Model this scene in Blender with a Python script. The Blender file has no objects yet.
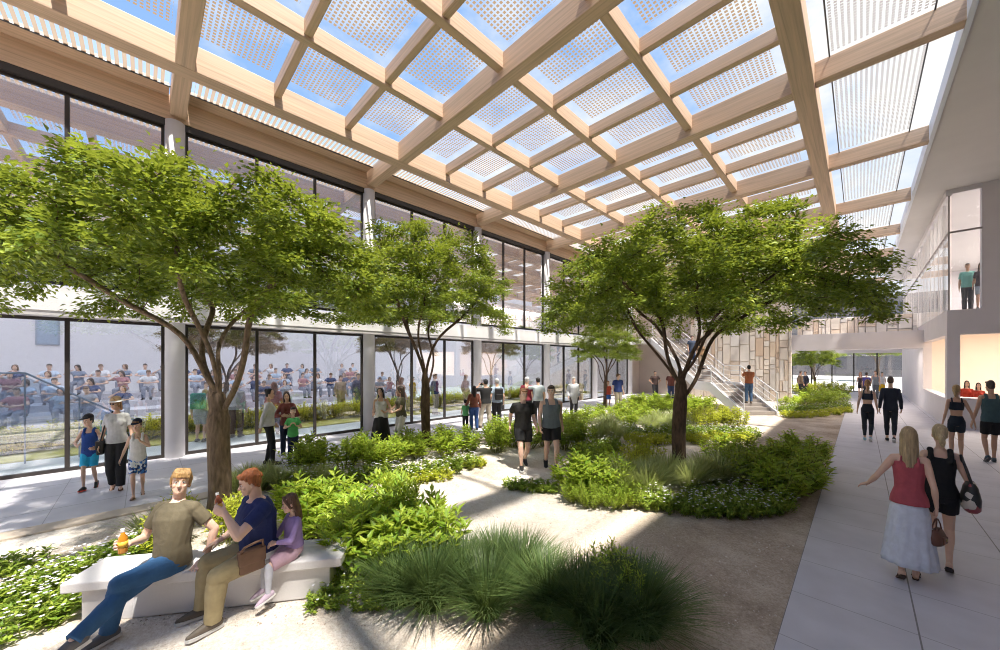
import bpy, math, random
import numpy as np
from mathutils import Vector, Matrix, noise as mnoise

SC = bpy.context.scene
COL = SC.collection
PI = math.pi
rnd = random.Random(7)
nrng = np.random.default_rng(11)

# ------------------------------------------------------------------ camera frame
# X runs across the court (left glass front at X=-12), Y along it, eye height 2.35 m
HC, FPX, HZN = 2.35, 357.5, 362.0
RV = (0.7046, 0.7096)      # world direction of "right"
DV = (-0.7096, 0.7046)     # world direction of "ahead"

def rd(r, d, z=0.0):
    return Vector((RV[0]*r + DV[0]*d, RV[1]*r + DV[1]*d, z))

def gp(px, py, z=0.0):
    """ground point (height z) measured off the photograph"""
    d = FPX*(HC - z)/(py - HZN)
    return rd((px-500)/FPX*d, d, z)

def at_d(px, d, z=0.0):
    return rd((px-500)/FPX*d, d, z)

def heading(phi):
    """phi: 0 facing away from the viewer, 90 right, 180 towards, 270 left -> rotation about Z"""
    a = math.radians(phi)
    x = DV[0]*math.cos(a) + RV[0]*math.sin(a)
    y = DV[1]*math.cos(a) + RV[1]*math.sin(a)
    return math.atan2(-x, y)

# ------------------------------------------------------------------ materials
def new_mat(name):
    m = bpy.data.materials.new(name); m.use_nodes = True
    nt = m.node_tree
    return m, nt, nt.nodes['Principled BSDF'], nt.nodes['Material Output']

def N(nt, typ, **kw):
    n = nt.nodes.new(typ)
    for k, v in kw.items():
        setattr(n, k, v)
    return n

def ramp(nt, stops, interp='LINEAR'):
    n = nt.nodes.new('ShaderNodeValToRGB')
    cr = n.color_ramp; cr.interpolation = interp
    while len(cr.elements) < len(stops): cr.elements.new(0.5)
    for e, (p, c) in zip(cr.elements, stops):
        e.position = p; e.color = (*c, 1) if len(c) == 3 else c
    return n

def math_node(nt, op, a, b=None):
    n = nt.nodes.new('ShaderNodeMath'); n.operation = op
    for i, v in enumerate((a, b)):
        if v is None: continue
        if isinstance(v, (int, float)): n.inputs[i].default_value = v
        else: nt.links.new(v, n.inputs[i])
    return n.outputs[0]

_MC = {}
def plain(name, col, rough=0.7, metal=0.0, var=0.08, scale=6.0, bump=0.0, bscale=60.0, stretch=(1,1,1), spec=None):
    key = (name, tuple(col))
    if key in _MC: return _MC[key]
    m, nt, b, out = new_mat(name)
    b.inputs['Roughness'].default_value = rough
    b.inputs['Metallic'].default_value = metal
    if spec is not None: b.inputs['Specular IOR Level'].default_value = spec
    tc = N(nt, 'ShaderNodeTexCoord'); mp = N(nt, 'ShaderNodeMapping')
    mp.inputs['Scale'].default_value = stretch
    nt.links.new(tc.outputs['Object'], mp.inputs[0])
    if var > 0:
        no = N(nt, 'ShaderNodeTexNoise'); no.inputs['Scale'].default_value = scale; no.inputs['Detail'].default_value = 5
        nt.links.new(mp.outputs[0], no.inputs['Vector'])
        r = ramp(nt, [(0.3, tuple(max(0, c*(1-var)) for c in col)), (0.7, tuple(min(1, c*(1+var)) for c in col))])
        nt.links.new(no.outputs['Fac'], r.inputs[0]); nt.links.new(r.outputs[0], b.inputs['Base Color'])
    else:
        b.inputs['Base Color'].default_value = (*col, 1)
    if bump > 0:
        n2 = N(nt, 'ShaderNodeTexNoise'); n2.inputs['Scale'].default_value = bscale; n2.inputs['Detail'].default_value = 6
        nt.links.new(mp.outputs[0], n2.inputs['Vector'])
        bp = N(nt, 'ShaderNodeBump'); bp.inputs['Strength'].default_value = bump; bp.inputs['Distance'].default_value = 0.02
        nt.links.new(n2.outputs['Fac'], bp.inputs['Height']); nt.links.new(bp.outputs[0], b.inputs['Normal'])
    _MC[key] = m
    return m

def wood(name, axis, col=(0.60, 0.42, 0.285)):
    st = [14, 14, 14]; st[axis] = 0.35
    m, nt, b, out = new_mat(name)
    tc = N(nt, 'ShaderNodeTexCoord'); mp = N(nt, 'ShaderNodeMapping'); mp.inputs['Scale'].default_value = st
    nt.links.new(tc.outputs['Object'], mp.inputs[0])
    no = N(nt, 'ShaderNodeTexNoise'); no.inputs['Scale'].default_value = 1.6; no.inputs['Detail'].default_value = 7
    no.inputs['Distortion'].default_value = 0.6
    nt.links.new(mp.outputs[0], no.inputs['Vector'])
    r = ramp(nt, [(0.28, tuple(c*0.78 for c in col)), (0.5, col), (0.72, tuple(min(1, c*1.16) for c in col))])
    nt.links.new(no.outputs['Fac'], r.inputs[0]); nt.links.new(r.outputs[0], b.inputs['Base Color'])
    b.inputs['Roughness'].default_value = 0.55
    return m

def leaf_mat(name, c_dark, c_light, trans, tmix=0.45):
    m, nt, b, out = new_mat(name)
    geo = N(nt, 'ShaderNodeNewGeometry')
    r = ramp(nt, [(0.0, c_dark), (0.65, tuple((a+b_)/2 for a, b_ in zip(c_dark, c_light))), (1.0, c_light)])
    nt.links.new(geo.outputs['Random Per Island'], r.inputs[0])
    nt.links.new(r.outputs[0], b.inputs['Base Color']); b.inputs['Roughness'].default_value = 0.45
    b.inputs['Specular IOR Level'].default_value = 0.35
    tr = N(nt, 'ShaderNodeBsdfTranslucent'); tr.inputs['Color'].default_value = (*trans, 1)
    mx = N(nt, 'ShaderNodeMixShader'); mx.inputs[0].default_value = tmix
    nt.links.new(b.outputs[0], mx.inputs[1]); nt.links.new(tr.outputs[0], mx.inputs[2])
    nt.links.new(mx.outputs[0], out.inputs['Surface'])
    return m

def bark_mat(name, col):
    m, nt, b, out = new_mat(name)
    tc = N(nt, 'ShaderNodeTexCoord'); mp = N(nt, 'ShaderNodeMapping'); mp.inputs['Scale'].default_value = (9, 9, 2.2)
    nt.links.new(tc.outputs['Object'], mp.inputs[0])
    no = N(nt, 'ShaderNodeTexNoise'); no.inputs['Scale'].default_value = 3.0; no.inputs['Detail'].default_value = 8
    nt.links.new(mp.outputs[0], no.inputs['Vector'])
    r = ramp(nt, [(0.3, tuple(c*0.55 for c in col)), (0.7, tuple(c*1.35 for c in col))])
    nt.links.new(no.outputs['Fac'], r.inputs[0]); nt.links.new(r.outputs[0], b.inputs['Base Color'])
    bp = N(nt, 'ShaderNodeBump'); bp.inputs['Strength'].default_value = 0.9; bp.inputs['Distance'].default_value = 0.03
    nt.links.new(no.outputs['Fac'], bp.inputs['Height']); nt.links.new(bp.outputs[0], b.inputs['Normal'])
    b.inputs['Roughness'].default_value = 0.9
    return m

def glass_mat(name, refl, tint=(0.93, 0.95, 0.97), rcol=(1, 1, 1)):
    """thin coated pane: part mirror, part clear"""
    m, nt, b, out = new_mat(name)
    nt.nodes.remove(b)
    tr = N(nt, 'ShaderNodeBsdfTransparent'); tr.inputs['Color'].default_value = (*tint, 1)
    gl = N(nt, 'ShaderNodeBsdfGlossy'); gl.inputs['Roughness'].default_value = 0.0; gl.inputs['Color'].default_value = (*rcol, 1)
    fr = N(nt, 'ShaderNodeLayerWeight'); fr.inputs['Blend'].default_value = 0.25
    fac = math_node(nt, 'ADD', math_node(nt, 'MULTIPLY', fr.outputs['Fresnel'], 0.6), refl)
    fac = math_node(nt, 'MINIMUM', fac, 0.9)
    mx = N(nt, 'ShaderNodeMixShader')
    nt.links.new(fac, mx.inputs[0]); nt.links.new(tr.outputs[0], mx.inputs[1]); nt.links.new(gl.outputs[0], mx.inputs[2])
    nt.links.new(mx.outputs[0], out.inputs['Surface'])
    return m

def frit_mat(name, px_, py_, fillx, filly, mx_, my_, col, transl, clear=(0.97, 0.985, 1.0), solid=0.0, haze=0.0):
    """roof glass printed with a grid of small cells; px_,py_ pitch in metres, fill 0..1 (1 = unbroken), margins in panel fractions"""
    m, nt, b, out = new_mat(name)
    nt.nodes.remove(b)
    tc = N(nt, 'ShaderNodeTexCoord')
    so = N(nt, 'ShaderNodeSeparateXYZ'); nt.links.new(tc.outputs['Object'], so.inputs[0])
    sg = N(nt, 'ShaderNodeSeparateXYZ'); nt.links.new(tc.outputs['Generated'], sg.inputs[0])
    def cell(s, p, fill):
        f = math_node(nt, 'FRACT', math_node(nt, 'ADD', math_node(nt, 'MULTIPLY', s, 1.0/p), 100.0))
        return math_node(nt, 'LESS_THAN', f, fill)
    def inside(s, mg):
        c = math_node(nt, 'ABSOLUTE', math_node(nt, 'SUBTRACT', s, 0.5))
        return math_node(nt, 'LESS_THAN', c, 0.5-mg)
    k = math_node(nt, 'MULTIPLY', cell(so.outputs[0], px_, fillx), cell(so.outputs[1], py_, filly))
    k = math_node(nt, 'MULTIPLY', k, inside(sg.outputs[0], mx_))
    k = math_node(nt, 'MULTIPLY', k, inside(sg.outputs[1], my_))
    tr = N(nt, 'ShaderNodeBsdfTransparent'); tr.inputs['Color'].default_value = (*clear, 1)
    df = N(nt, 'ShaderNodeBsdfDiffuse'); df.inputs['Color'].default_value = (*col, 1)
    tl = N(nt, 'ShaderNodeBsdfTranslucent'); tl.inputs['Color'].default_value = (*transl, 1)
    dd = N(nt, 'ShaderNodeMixShader'); dd.inputs[0].default_value = 0.65
    nt.links.new(df.outputs[0], dd.inputs[1]); nt.links.new(tl.outputs[0], dd.inputs[2])
    hz = N(nt, 'ShaderNodeBsdfTranslucent'); hz.inputs['Color'].default_value = (0.9, 0.95, 1.0, 1)
    ch = N(nt, 'ShaderNodeMixShader'); ch.inputs[0].default_value = haze
    nt.links.new(tr.outputs[0], ch.inputs[1]); nt.links.new(hz.outputs[0], ch.inputs[2])
    mx = N(nt, 'ShaderNodeMixShader')
    nt.links.new(k, mx.inputs[0]); nt.links.new(ch.outputs[0], mx.inputs[1]); nt.links.new(dd.outputs[0], mx.inputs[2])
    nt.links.new(mx.outputs[0], out.inputs['Surface'])
    return m

# ------------------------------------------------------------------ mesh builder
class MB:
    def __init__(s): s.v = []; s.f = []
    def box(s, a, b):
        x0, y0, z0 = a; x1, y1, z1 = b; n = len(s.v)
        s.v += [(x0,y0,z0),(x1,y0,z0),(x1,y1,z0),(x0,y1,z0),(x0,y0,z1),(x1,y0,z1),(x1,y1,z1),(x0,y1,z1)]
        s.f += [tuple(n+i for i in q) for q in ((0,3,2,1),(4,5,6,7),(0,1,5,4),(1,2,6,5),(2,3,7,6),(3,0,4,7))]
        return s
    def prism(s, poly, z0, z1):
        """vertical prism over a counter-clockwise plan polygon; z may be per-vertex lists"""
        n = len(s.v); k = len(poly)
        zl = z0 if isinstance(z0, (list, tuple)) else [z0]*k
        zh = z1 if isinstance(z1, (list, tuple)) else [z1]*k
        s.v += [(p[0], p[1], z) for p, z in zip(poly, zl)] + [(p[0], p[1], z) for p, z in zip(poly, zh)]
        s.f.append(tuple(n+i for i in reversed(range(k)))); s.f.append(tuple(n+k+i for i in range(k)))
        for i in range(k):
            j = (i+1) % k
            s.f.append((n+i, n+j, n+k+j, n+k+i))
        return s
    def loft(s, rings, cap=True):
        n = len(s.v); k = len(rings[0])
        for r in rings: s.v += [tuple(p) for p in r]
        for a in range(len(rings)-1):
            for i in range(k):
                j = (i+1) % k
                s.f.append((n+a*k+i, n+a*k+j, n+(a+1)*k+j, n+(a+1)*k+i))
        if cap:
            s.f.append(tuple(n+i for i in reversed(range(k))))
            e = n+(len(rings)-1)*k
            s.f.append(tuple(e+i for i in range(k)))
        return s
    def tube(s, pts, rad, seg=8, rnd_ends=True, squash=None):
        pts = [Vector(p) for p in pts]
        if not isinstance(rad, (list, tuple)): rad = [rad]*len(pts)
        rings = []; up = None
        P = list(pts); R = list(rad)
        T = []
        for i in range(len(P)):
            a = P[max(i-1, 0)]; b = P[min(i+1, len(P)-1)]
            t = (b-a)
            T.append(t.normalized() if t.length > 1e-9 else Vector((0, 0, 1)))
        ext = []
        if rnd_ends:
            for k in (80, 50, 25):
                a = math.radians(k); ext.append((P[0]-T[0]*R[0]*math.sin(a), R[0]*math.cos(a), T[0]))
        for p, r, t in zip(P, R, T): ext.append((p, r, t))
        if rnd_ends:
            for k in (25, 50, 80):
                a = math.radians(k); ext.append((P[-1]+T[-1]*R[-1]*math.sin(a), R[-1]*math.cos(a), T[-1]))
        u = None
        for p, r, t in ext:
            if u is None:
                u = t.orthogonal().normalized()
            else:
                u = (u - t*u.dot(t))
                u = u.normalized() if u.length > 1e-6 else t.orthogonal().normalized()
            w = t.cross(u)
            rings.append([p + (u*math.cos(2*PI*i/seg) + w*math.sin(2*PI*i/seg))*r for i in range(seg)])
        if squash:
            ax, k, o = squash
            for rg in rings:
                for q in rg: q[ax] = o + (q[ax]-o)*k
        return s.loft(rings)
    def ell(s, c, r, rot=None, seg=12, rg=8):
        c = Vector(c); rings = []
        for i in range(rg+1):
            a = -PI/2 + PI*(i+0.02)/(rg+0.04)
            ring = []
            for j in range(seg):
                b = 2*PI*j/seg
                p = Vector((r[0]*math.cos(a)*math.cos(b), r[1]*math.cos(a)*math.sin(b), r[2]*math.sin(a)))
                ring.append(c + (rot @ p if rot else p))
            rings.append(ring)
        return s.loft(rings)
    def quad(s, a, b, c, d):
        n = len(s.v); s.v += [tuple(a), tuple(b), tuple(c), tuple(d)]; s.f.append((n, n+1, n+2, n+3)); return s
    def mesh(s, name):
        me = bpy.data.meshes.new(name); me.from_pydata(s.v, [], s.f); me.update(); return me
    def build(s, name, mat, parent=None, smooth=False, bevel=0.0):
        me = s.mesh(name)
        if mat: me.materials.append(mat)
        if smooth: me.shade_smooth()
        return link(name, me, parent, bevel)

def link(name, me, parent=None, bevel=0.0):
    o = bpy.data.objects.new(name, me); COL.objects.link(o)
    if parent: o.parent = parent
    if bevel > 0:
        b = o.modifiers.new('bevel', 'BEVEL'); b.width = bevel; b.segments = 2; b.limit_method = 'ANGLE'
    return o

def tag(o, label=None, cat=None, group=None, kind=None):
    if label: o['label'] = label
    if cat: o['category'] = cat
    if group: o['group'] = group
    if kind: o['kind'] = kind
    return o

def empty(name, loc=(0, 0, 0), rz=0.0):
    o = bpy.data.objects.new(name, None); COL.objects.link(o)
    o.location = loc; o.rotation_euler = (0, 0, rz); o.empty_display_size = 0.2
    return o

def copy_tree(o, parent=None):
    c = o.copy(); COL.objects.link(c)
    if parent: c.parent = parent
    for ch in list(o.children): copy_tree(ch, c)
    return c

# remeshing in a scratch scene keeps it quick
TMP = bpy.data.scenes.new('scratch')
def remesh(mb, vox, it=2, name='m'):
    me = mb.mesh('scratch'); o = bpy.data.objects.new('scratch', me); TMP.collection.objects.link(o)
    m = o.modifiers.new('r', 'REMESH'); m.mode = 'VOXEL'; m.voxel_size = vox; m.use_smooth_shade = True
    if it:
        sm = o.modifiers.new('s', 'SMOOTH'); sm.iterations = it; sm.factor = 0.5
    vl = TMP.view_layers[0]; vl.update()
    dg = vl.depsgraph
    res = bpy.data.meshes.new_from_object(o.evaluated_get(dg)); res.name = name
    bpy.data.objects.remove(o); bpy.data.meshes.remove(me)
    res.shade_smooth()
    return res
# ------------------------------------------------------------------ people
SKIN = {
 'fair': (0.78, 0.52, 0.40), 'light': (0.70, 0.45, 0.33), 'tan': (0.55, 0.33, 0.22), 'brown': (0.36, 0.20, 0.13),
}
def skin_mat(k):
    m = plain('skin_'+k, SKIN[k], 0.5, var=0.05, scale=12)
    b = m.node_tree.nodes['Principled BSDF']
    b.inputs['Subsurface Weight'].default_value = 0.12
    b.inputs['Subsurface Radius'].default_value = (0.02, 0.008, 0.004)
    return m
def cloth(col, name='cloth'):
    return plain(name, col, 0.85, var=0.10, scale=14, bump=0.25, bscale=28)
def hair_mat(col):
    return plain('hair', col, 0.5, var=0.35, scale=5, bump=0.6, bscale=9, stretch=(9, 9, 1.5))
EYE_W = plain('eye_white', (0.85, 0.83, 0.80), 0.3, var=0)
EYE_D = plain('iris', (0.05, 0.035, 0.03), 0.2, var=0)
LIP = plain('lip', (0.55, 0.22, 0.20), 0.45, var=0)
BLACK = plain('black_leather', (0.015, 0.015, 0.017), 0.5, var=0.1)
WHITE_R = plain('white_rubber', (0.75, 0.75, 0.75), 0.6, var=0.05)

MALE = [(-.058,.058,.050,0),(-.02,.091,.064,-.004),(.02,.091,.061,-.002),(.08,.081,.054,.002),(.15,.088,.059,.004),(.21,.099,.066,.004),(.255,.098,.058,0),(.287,.070,.046,-.006),(.305,.036,.036,-.008)]
FEMALE = [(-.058,.056,.052,-.004),(-.02,.094,.066,-.008),(.02,.090,.060,-.004),(.085,.068,.046,.002),(.15,.078,.052,.004),(.21,.088,.060,.004),(.25,.086,.052,0),(.285,.062,.042,-.006),(.303,.030,.030,-.008)]
KID = [(-.058,.056,.052,0),(-.02,.088,.064,-.002),(.02,.086,.062,.002),(.08,.080,.060,.006),(.15,.083,.060,.004),(.21,.088,.060,.002),(.25,.086,.052,0),(.285,.062,.042,-.006),(.303,.032,.032,-.008)]

def rotx(a): return Matrix.Rotation(a, 3, 'X')
def roty(a): return Matrix.Rotation(a, 3, 'Y')
def rotz(a): return Matrix.Rotation(a, 3, 'Z')

def ik(a, t, l1, l2, pole):
    d = t-a; L = d.length; mx = (l1+l2)*0.998
    if L > mx: t = a + d*(mx/L); d = t-a; L = mx
    L = max(L, abs(l1-l2)+1e-4)
    u = d.normalized()
    x = (l1*l1 - l2*l2 + L*L)/(2*L); h = math.sqrt(max(l1*l1-x*x, 0))
    p = Vector(pole); p = p - u*p.dot(u)
    p = p.normalized() if p.length > 1e-6 else u.orthogonal().normalized()
    return a + u*x + p*h, t

class Fig: pass

def figure(H, sex='m', lean=0, roll=0, twist=0, pz=.529, py=0.0, px=0.0, feet=None, hands=None, head=(0, 0, 0), girth=1.0, pelvis_pitch=0):
    """joint positions in local space (facing +Y, ground z=0), all pose numbers in units of H"""
    g = Fig(); g.H = H; g.sex = sex; g.girth = girth
    rings = {'m': MALE, 'f': FEMALE, 'k': KID}[sex]
    g.rings = rings
    P = Vector((px, py, pz))
    Rl = roty(math.radians(roll)) @ rotx(-math.radians(lean))
    g.P = P; g.rot0 = rotx(-math.radians(pelvis_pitch))
    def tf(z):   # torso frame bends progressively with height
        k = min(1, max(0, (z+.02)/.2))
        return roty(math.radians(roll*k)) @ rotx(-math.radians(lean*k)) @ rotz(math.radians(-twist*k))
    # integrate spine
    zs = [-.058, -.02, .02, .05, .08, .115, .15, .18, .21, .235, .255, .287, .305, .33]
    pts = {}; cur = P.copy(); last = 0.0
    z = 0.0; pos = P.copy(); table = [(-.06, P + tf(0) @ Vector((0, 0, -.06))), (0.0, P.copy())]
    for i in range(1, 36):
        pos = pos + tf(z) @ Vector((0, 0, .01)); z += .01; table.append((z, pos.copy()))
    def axis(zq):
        if zq <= 0: return P + Vector((0, 0, zq))
        i = min(int(zq/.01), 34); f = zq/.01 - i
        return table[i+1][1].lerp(table[i+2][1], f) if i+2 < len(table) else table[-1][1]
    g.axis = axis; g.tf = tf
    sw = {'m': .108, 'f': .094, 'k': .092}[sex]
    g.sh = {}; g.el = {}; g.wr = {}; g.hand_dir = {}; g.palm = {}
    g.hp = {}; g.kn = {}; g.an = {}; g.fd = {}; g.fp = {}; g.curl = {}
    hands = hands or {}; feet = feet or {}
    hk = 0.95 if sex == 'k' else 1.0
    for s, sg in (('R', 1), ('L', -1)):
        S = axis(.264) + tf(.28) @ Vector((sg*sw, -.004, 0)); g.sh[s] = S
        h = hands.get(s, {})
        tgt = Vector(h.get('p', (sg*.150, .025, .50)))
        pole = h.get('pole', (sg*.12, -1, -.1))
        e, w = ik(S, tgt, .172*hk, .148*hk, pole)
        g.el[s] = e; g.wr[s] = w
        g.hand_dir[s] = Vector(h['dir']).normalized() if 'dir' in h else (w-e).normalized()
        g.palm[s] = Vector(h.get('palm', (-sg, 0.15, 0)))
        g.curl[s] = h.get('curl', 22)
        hp = P + Vector((sg*.048, 0, -.012)); g.hp[s] = hp
        f = feet.get(s, {})
        ft = Vector(f.get('p', (sg*.058, 0, 0)))
        yaw = math.radians(f.get('yaw', sg*-8)); pit = math.radians(f.get('pitch', 0))
        fd = rotz(yaw) @ rotx(pit) @ Vector((0, 1, 0)); fu = rotz(yaw) @ rotx(pit) @ Vector((0, 0, 1))
        an = ft + fu*.045
        kn, an2 = ik(hp, an, .242, .236, f.get('pole', (sg*.12, 1, 0)))
        g.kn[s] = kn; g.an[s] = an2; g.fd[s] = fd; g.fp[s] = fu
    yaw, pitch, hr = head
    g.hrot = tf(.3) @ rotz(math.radians(-yaw)) @ rotx(-math.radians(pitch)) @ roty(math.radians(hr))
    nk = axis(.315) + tf(.3) @ Vector((0, -.008, 0)); g.nk = nk
    g.hs = {'m': 1.0, 'f': 1.0, 'k': 1.18}[sex]
    g.hc = nk + tf(.3) @ Vector((0, .006, .035)) + g.hrot @ Vector((0, .012, .062*g.hs))
    return g

def ell_ring(c, R, w, d, yo, n=16, pw=2.3):
    out = []
    for i in range(n):
        a = 2*PI*i/n; ca, sa = math.cos(a), math.sin(a)
        x = w*math.copysign(abs(ca)**(2/pw), ca); y = d*math.copysign(abs(sa)**(2/pw), sa)
        out.append(c + R @ Vector((x, y+yo, 0)))
    return out

def torso(mb, g, z0, z1, inf=0.0, flare=0.0, n=16):
    rs = []
    zz = [q[0] for q in g.rings]
    def at(z):
        z_ = min(max(z, zz[0]), zz[-1])
        return [float(np.interp(z_, zz, [q[k] for q in g.rings])) for k in (1, 2, 3)]
    zs = sorted(set([z0, z1] + [q for q in (-.04, -.02, 0, .02, .05, .08, .115, .15, .18, .21, .235, .255, .272, .287, .297) if z0+.004 < q < z1-.004]))
    gi = g.girth
    for z in zs:
        w, d, yo = at(z)
        k = gi if .0 < z < .22 else (1+(gi-1)*.6)
        fl = flare*max(0, (z1-z)/(z1-z0))
        rs.append([p*g.H for p in ell_ring(g.axis(z), g.tf(z), w*k+inf+fl, d*k*(1+(gi-1)*.5)+inf+fl, yo, n)])
    mb.loft(rs)

def limb(mb, g, a, b, ra, rb, t0=0, t1=1, bulge=0, rnd_ends=True, seg=10):
    """rnd_ends False: round at the joint, cut square at the far end"""
    H = g.H; A, B = a*H, b*H
    pts, rr = [], []
    for i in range(6):
        t = t0+(t1-t0)*i/5
        pts.append(A.lerp(B, t)); rr.append(((ra+(rb-ra)*t) + bulge*math.exp(-((t-.3)/.22)**2))*H)
    if not rnd_ends:
        pts = [pts[0].lerp(pts[1], .15)]+pts[1:]; rr = [rr[0]*.93]+rr[1:]
    mb.tube(pts, rr, seg, rnd_ends)

def hand(mb, g, s, fr):
    H = g.H; k = H*(.92 if g.sex == 'f' else (1.0 if g.sex == 'm' else .95))
    sg = 1 if s == 'R' else -1
    a = g.hand_dir[s]; W = g.wr[s]*H
    p = g.palm[s] - a*g.palm[s].dot(a)
    p = p.normalized() if p.length > 1e-4 else a.orthogonal().normalized()
    t = a.cross(p)*sg
    # palm: three tapered bars side by side
    for o in (-.013, 0, .013):
        mb.tube([W + t*o*k*.7, W + a*.030*k + t*o*k, W + a*.052*k + t*o*k*1.15], [.011*k, .0115*k, .0095*k], 8)
    r = max(.0054*k, fr)
    c = math.radians(g.curl[s])
    for i, (o, L, ex) in enumerate(((.0195, .043, 0), (.0068, .050, 2), (-.006, .046, 5), (-.018, .036, 9))):
        q = W + a*.054*k + t*o*k; pts = [q - a*.01*k]; ang = c*.5+math.radians(ex)
        rr = [r*1.08]
        for seg in (.42, .32, .26):
            q2 = q + (a*math.cos(ang) + p*math.sin(ang) + t*(o*2.2))*L*seg*k
            pts.append(q2); rr.append(r*(1.0-.08*len(rr))); q = q2; ang += c*1.1
        mb.tube(pts, rr, 7)
    q = W + a*.016*k + t*.018*k
    d1 = (a*.62 + t*.66 + p*.35).normalized(); d2 = (a*.85 + t*.28 + p*.45).normalized()
    mb.tube([W + a*.006*k + t*.008*k, q, q+d1*.024*k, q+d1*.024*k+d2*.022*k], [.0105*k, .0095*k, r*1.15, r*.95], 7)

def head_mesh(mb, g, fine):
    H = g.H*g.hs; R = g.hrot; c = g.hc*g.H
    prof = [(-.066,.014,.043,.016),(-.060,.022,.049,.004),(-.047,.031,.0505,-.014),(-.030,.037,.0505,-.036),(-.012,.0405,.049,-.050),(.004,.0425,.0475,-.0555),(.014,.043,.0505,-.057),(.030,.043,.0495,-.057),(.045,.038,.043,-.050),(.058,.027,.027,-.037),(.066,.011,.009,-.018)]
    rings = []
    for z, w, yf, yb in prof:
        ring = []
        for i in range(18):
            a = 2*PI*i/18; ca, sa = math.cos(a), math.sin(a)
            x = w*math.copysign(abs(ca)**.92, ca); y = (yf+yb)/2 + (yf-yb)/2*math.copysign(abs(sa)**.92, sa)
            ring.append(c + R @ Vector((x, y, z))*H)
        rings.append(ring)
    mb.loft(rings)
    L = lambda v: c + R @ Vector(v)*H
    mb.tube([L((0, .045, .006)), L((0, .054, -.008)), L((0, .0605, -.0185))], [.0045*H, .0055*H, .0075*H], 8)
    for s in (-1, 1):
        mb.ell(L((s*.0065, .054, -.020)), (.0055*H,)*3, seg=8, rg=6)
        mb.ell(L((s*.0435, -.006, -.010)), (.0062*H, .011*H, .0175*H), R @ rotz(s*-.35), 10, 8)   # ears
        mb.ell(L((s*.018, .0455, .0115)), (.012*H, .006*H, .0038*H), R, 8, 6)                      # brow
        mb.ell(L((s*.024, .038, -.018)), (.012*H, .011*H, .010*H), R, 8, 6)                        # cheeks
    mb.ell(L((0, .0455, -.0355)), (.013*H, .008*H, .007*H), R, 10, 6)                              # lips mound
    mb.ell(L((0, .043, -.056)), (.013*H, .009*H, .009*H), R, 8, 6)                                 # chin

def body_mesh(g, vox):
    mb = MB(); H = g.H; sx = g.sex
    torso(mb, g, -.058, .305)
    k = {'m': 1.0, 'f': .86, 'k': .88}[sx]*(1+(g.girth-1)*.7)
    nr = {'m': .033, 'f': .026, 'k': .027}[sx]*(1+(g.girth-1)*.3)
    mb.tube([g.axis(.285)*H, g.nk*H, (g.hc + g.hrot @ Vector((0, -.016, -.025*g.hs)))*H], [nr*1.25*H, nr*H, nr*1.02*H], 12)
    for s, sg in (('R', 1), ('L', -1)):
        c = g.axis(.272) + g.tf(.28) @ Vector((sg*.035, -.004, .002))
        mb.tube([g.axis(.312)*H + g.tf(.3) @ Vector((sg*.012*H, -.010*H, 0)), c*H], [.022*H*k, .028*H*k], 10)
        mb.tube([c*H, g.sh[s]*H], [.032*H*k, .033*H*k], 10)
        limb(mb, g, g.sh[s], g.el[s], .031*k, .0235*k, bulge=.003)
        limb(mb, g, g.el[s], g.wr[s], .0235*k, .0150*k, bulge=.004*k)
        hand(mb, g, s, vox*.72)
        kl = {'m': 1.0, 'f': 1.0, 'k': .92}[sx]*(1+(g.girth-1)*.4)
        limb(mb, g, g.hp[s], g.kn[s], .052*kl, .033*kl, bulge=.003)
        limb(mb, g, g.kn[s], g.an[s], .0315*kl, .0195*kl, bulge=.007*kl)
        A = g.an[s]*H; f = g.fd[s]; u = g.fp[s]
        mb.tube([A - f*.022*H - u*.022*H, A + f*.03*H - u*.018*H, A + f*.075*H - u*.030*H, A + f*.098*H - u*.033*H], [.022*H, .022*H, .016*H, .011*H], 10)
        mb.tube([A, A - u*.02*H], [.021*H, .022*H], 8)
    if sx == 'f':
        for sg in (-1, 1):
            mb.ell((g.axis(.205) + g.tf(.2) @ Vector((sg*.040, .045, 0)))*H, (.036*H, .030*H, .036*H))
    head_mesh(mb, g, vox < .008)
    return remesh(mb, vox, 2, 'body')

def face_parts(root, g, brow, glasses=None):
    H = g.H*g.hs; R = g.hrot; c = g.hc*g.H
    L = lambda v: c + R @ Vector(v)*H
    for s in (-1, 1):
        e = MB().ell(L((s*.0178, .0445, .0015)), (.0078*H, .0054*H, .0042*H), R, 10, 8).build('eye', EYE_W, root, True)
        MB().ell(L((s*.0178, .0492, .0015)), (.0038*H, .0020*H, .0038*H), R, 8, 6).build('iris', EYE_D, e, True)
        MB().tube([L((s*.008, .0505, .0125)), L((s*.019, .0510, .0155)), L((s*.0285, .0450, .0125))], [.0018*H, .0024*H, .0014*H], 6).build('eyebrow', brow, root, True)
    MB().tube([L((-.0095, .0488, -.0368)), L((0, .0532, -.0358)), L((.0095, .0488, -.0368))], [.0010*H, .0026*H, .0010*H], 6).build('mouth', LIP, root, True)

def garment(root, name, mb, vox, mat, it=2, wr=0.0, label=None):
    me = remesh(mb, vox, it, name)
    if wr > 0:
        co = np.empty(len(me.vertices)*3, np.float32); me.vertices.foreach_get('co', co); co = co.reshape(-1, 3)
        no = np.empty(len(me.vertices)*3, np.float32); me.vertices.foreach_get('normal', no); no = no.reshape(-1, 3)
        d = np.array([mnoise.noise((p[0]*14, p[1]*14, p[2]*7)) + .5*mnoise.noise((p[0]*30, p[1]*30, p[2]*17)) for p in co.tolist()], np.float32)
        co += no*(d*wr)[:, None]
        me.vertices.foreach_set('co', co.ravel()); me.update()
    me.materials.append(mat)
    o = link(name, me, root)
    if label: o['label'] = label
    return o

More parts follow.
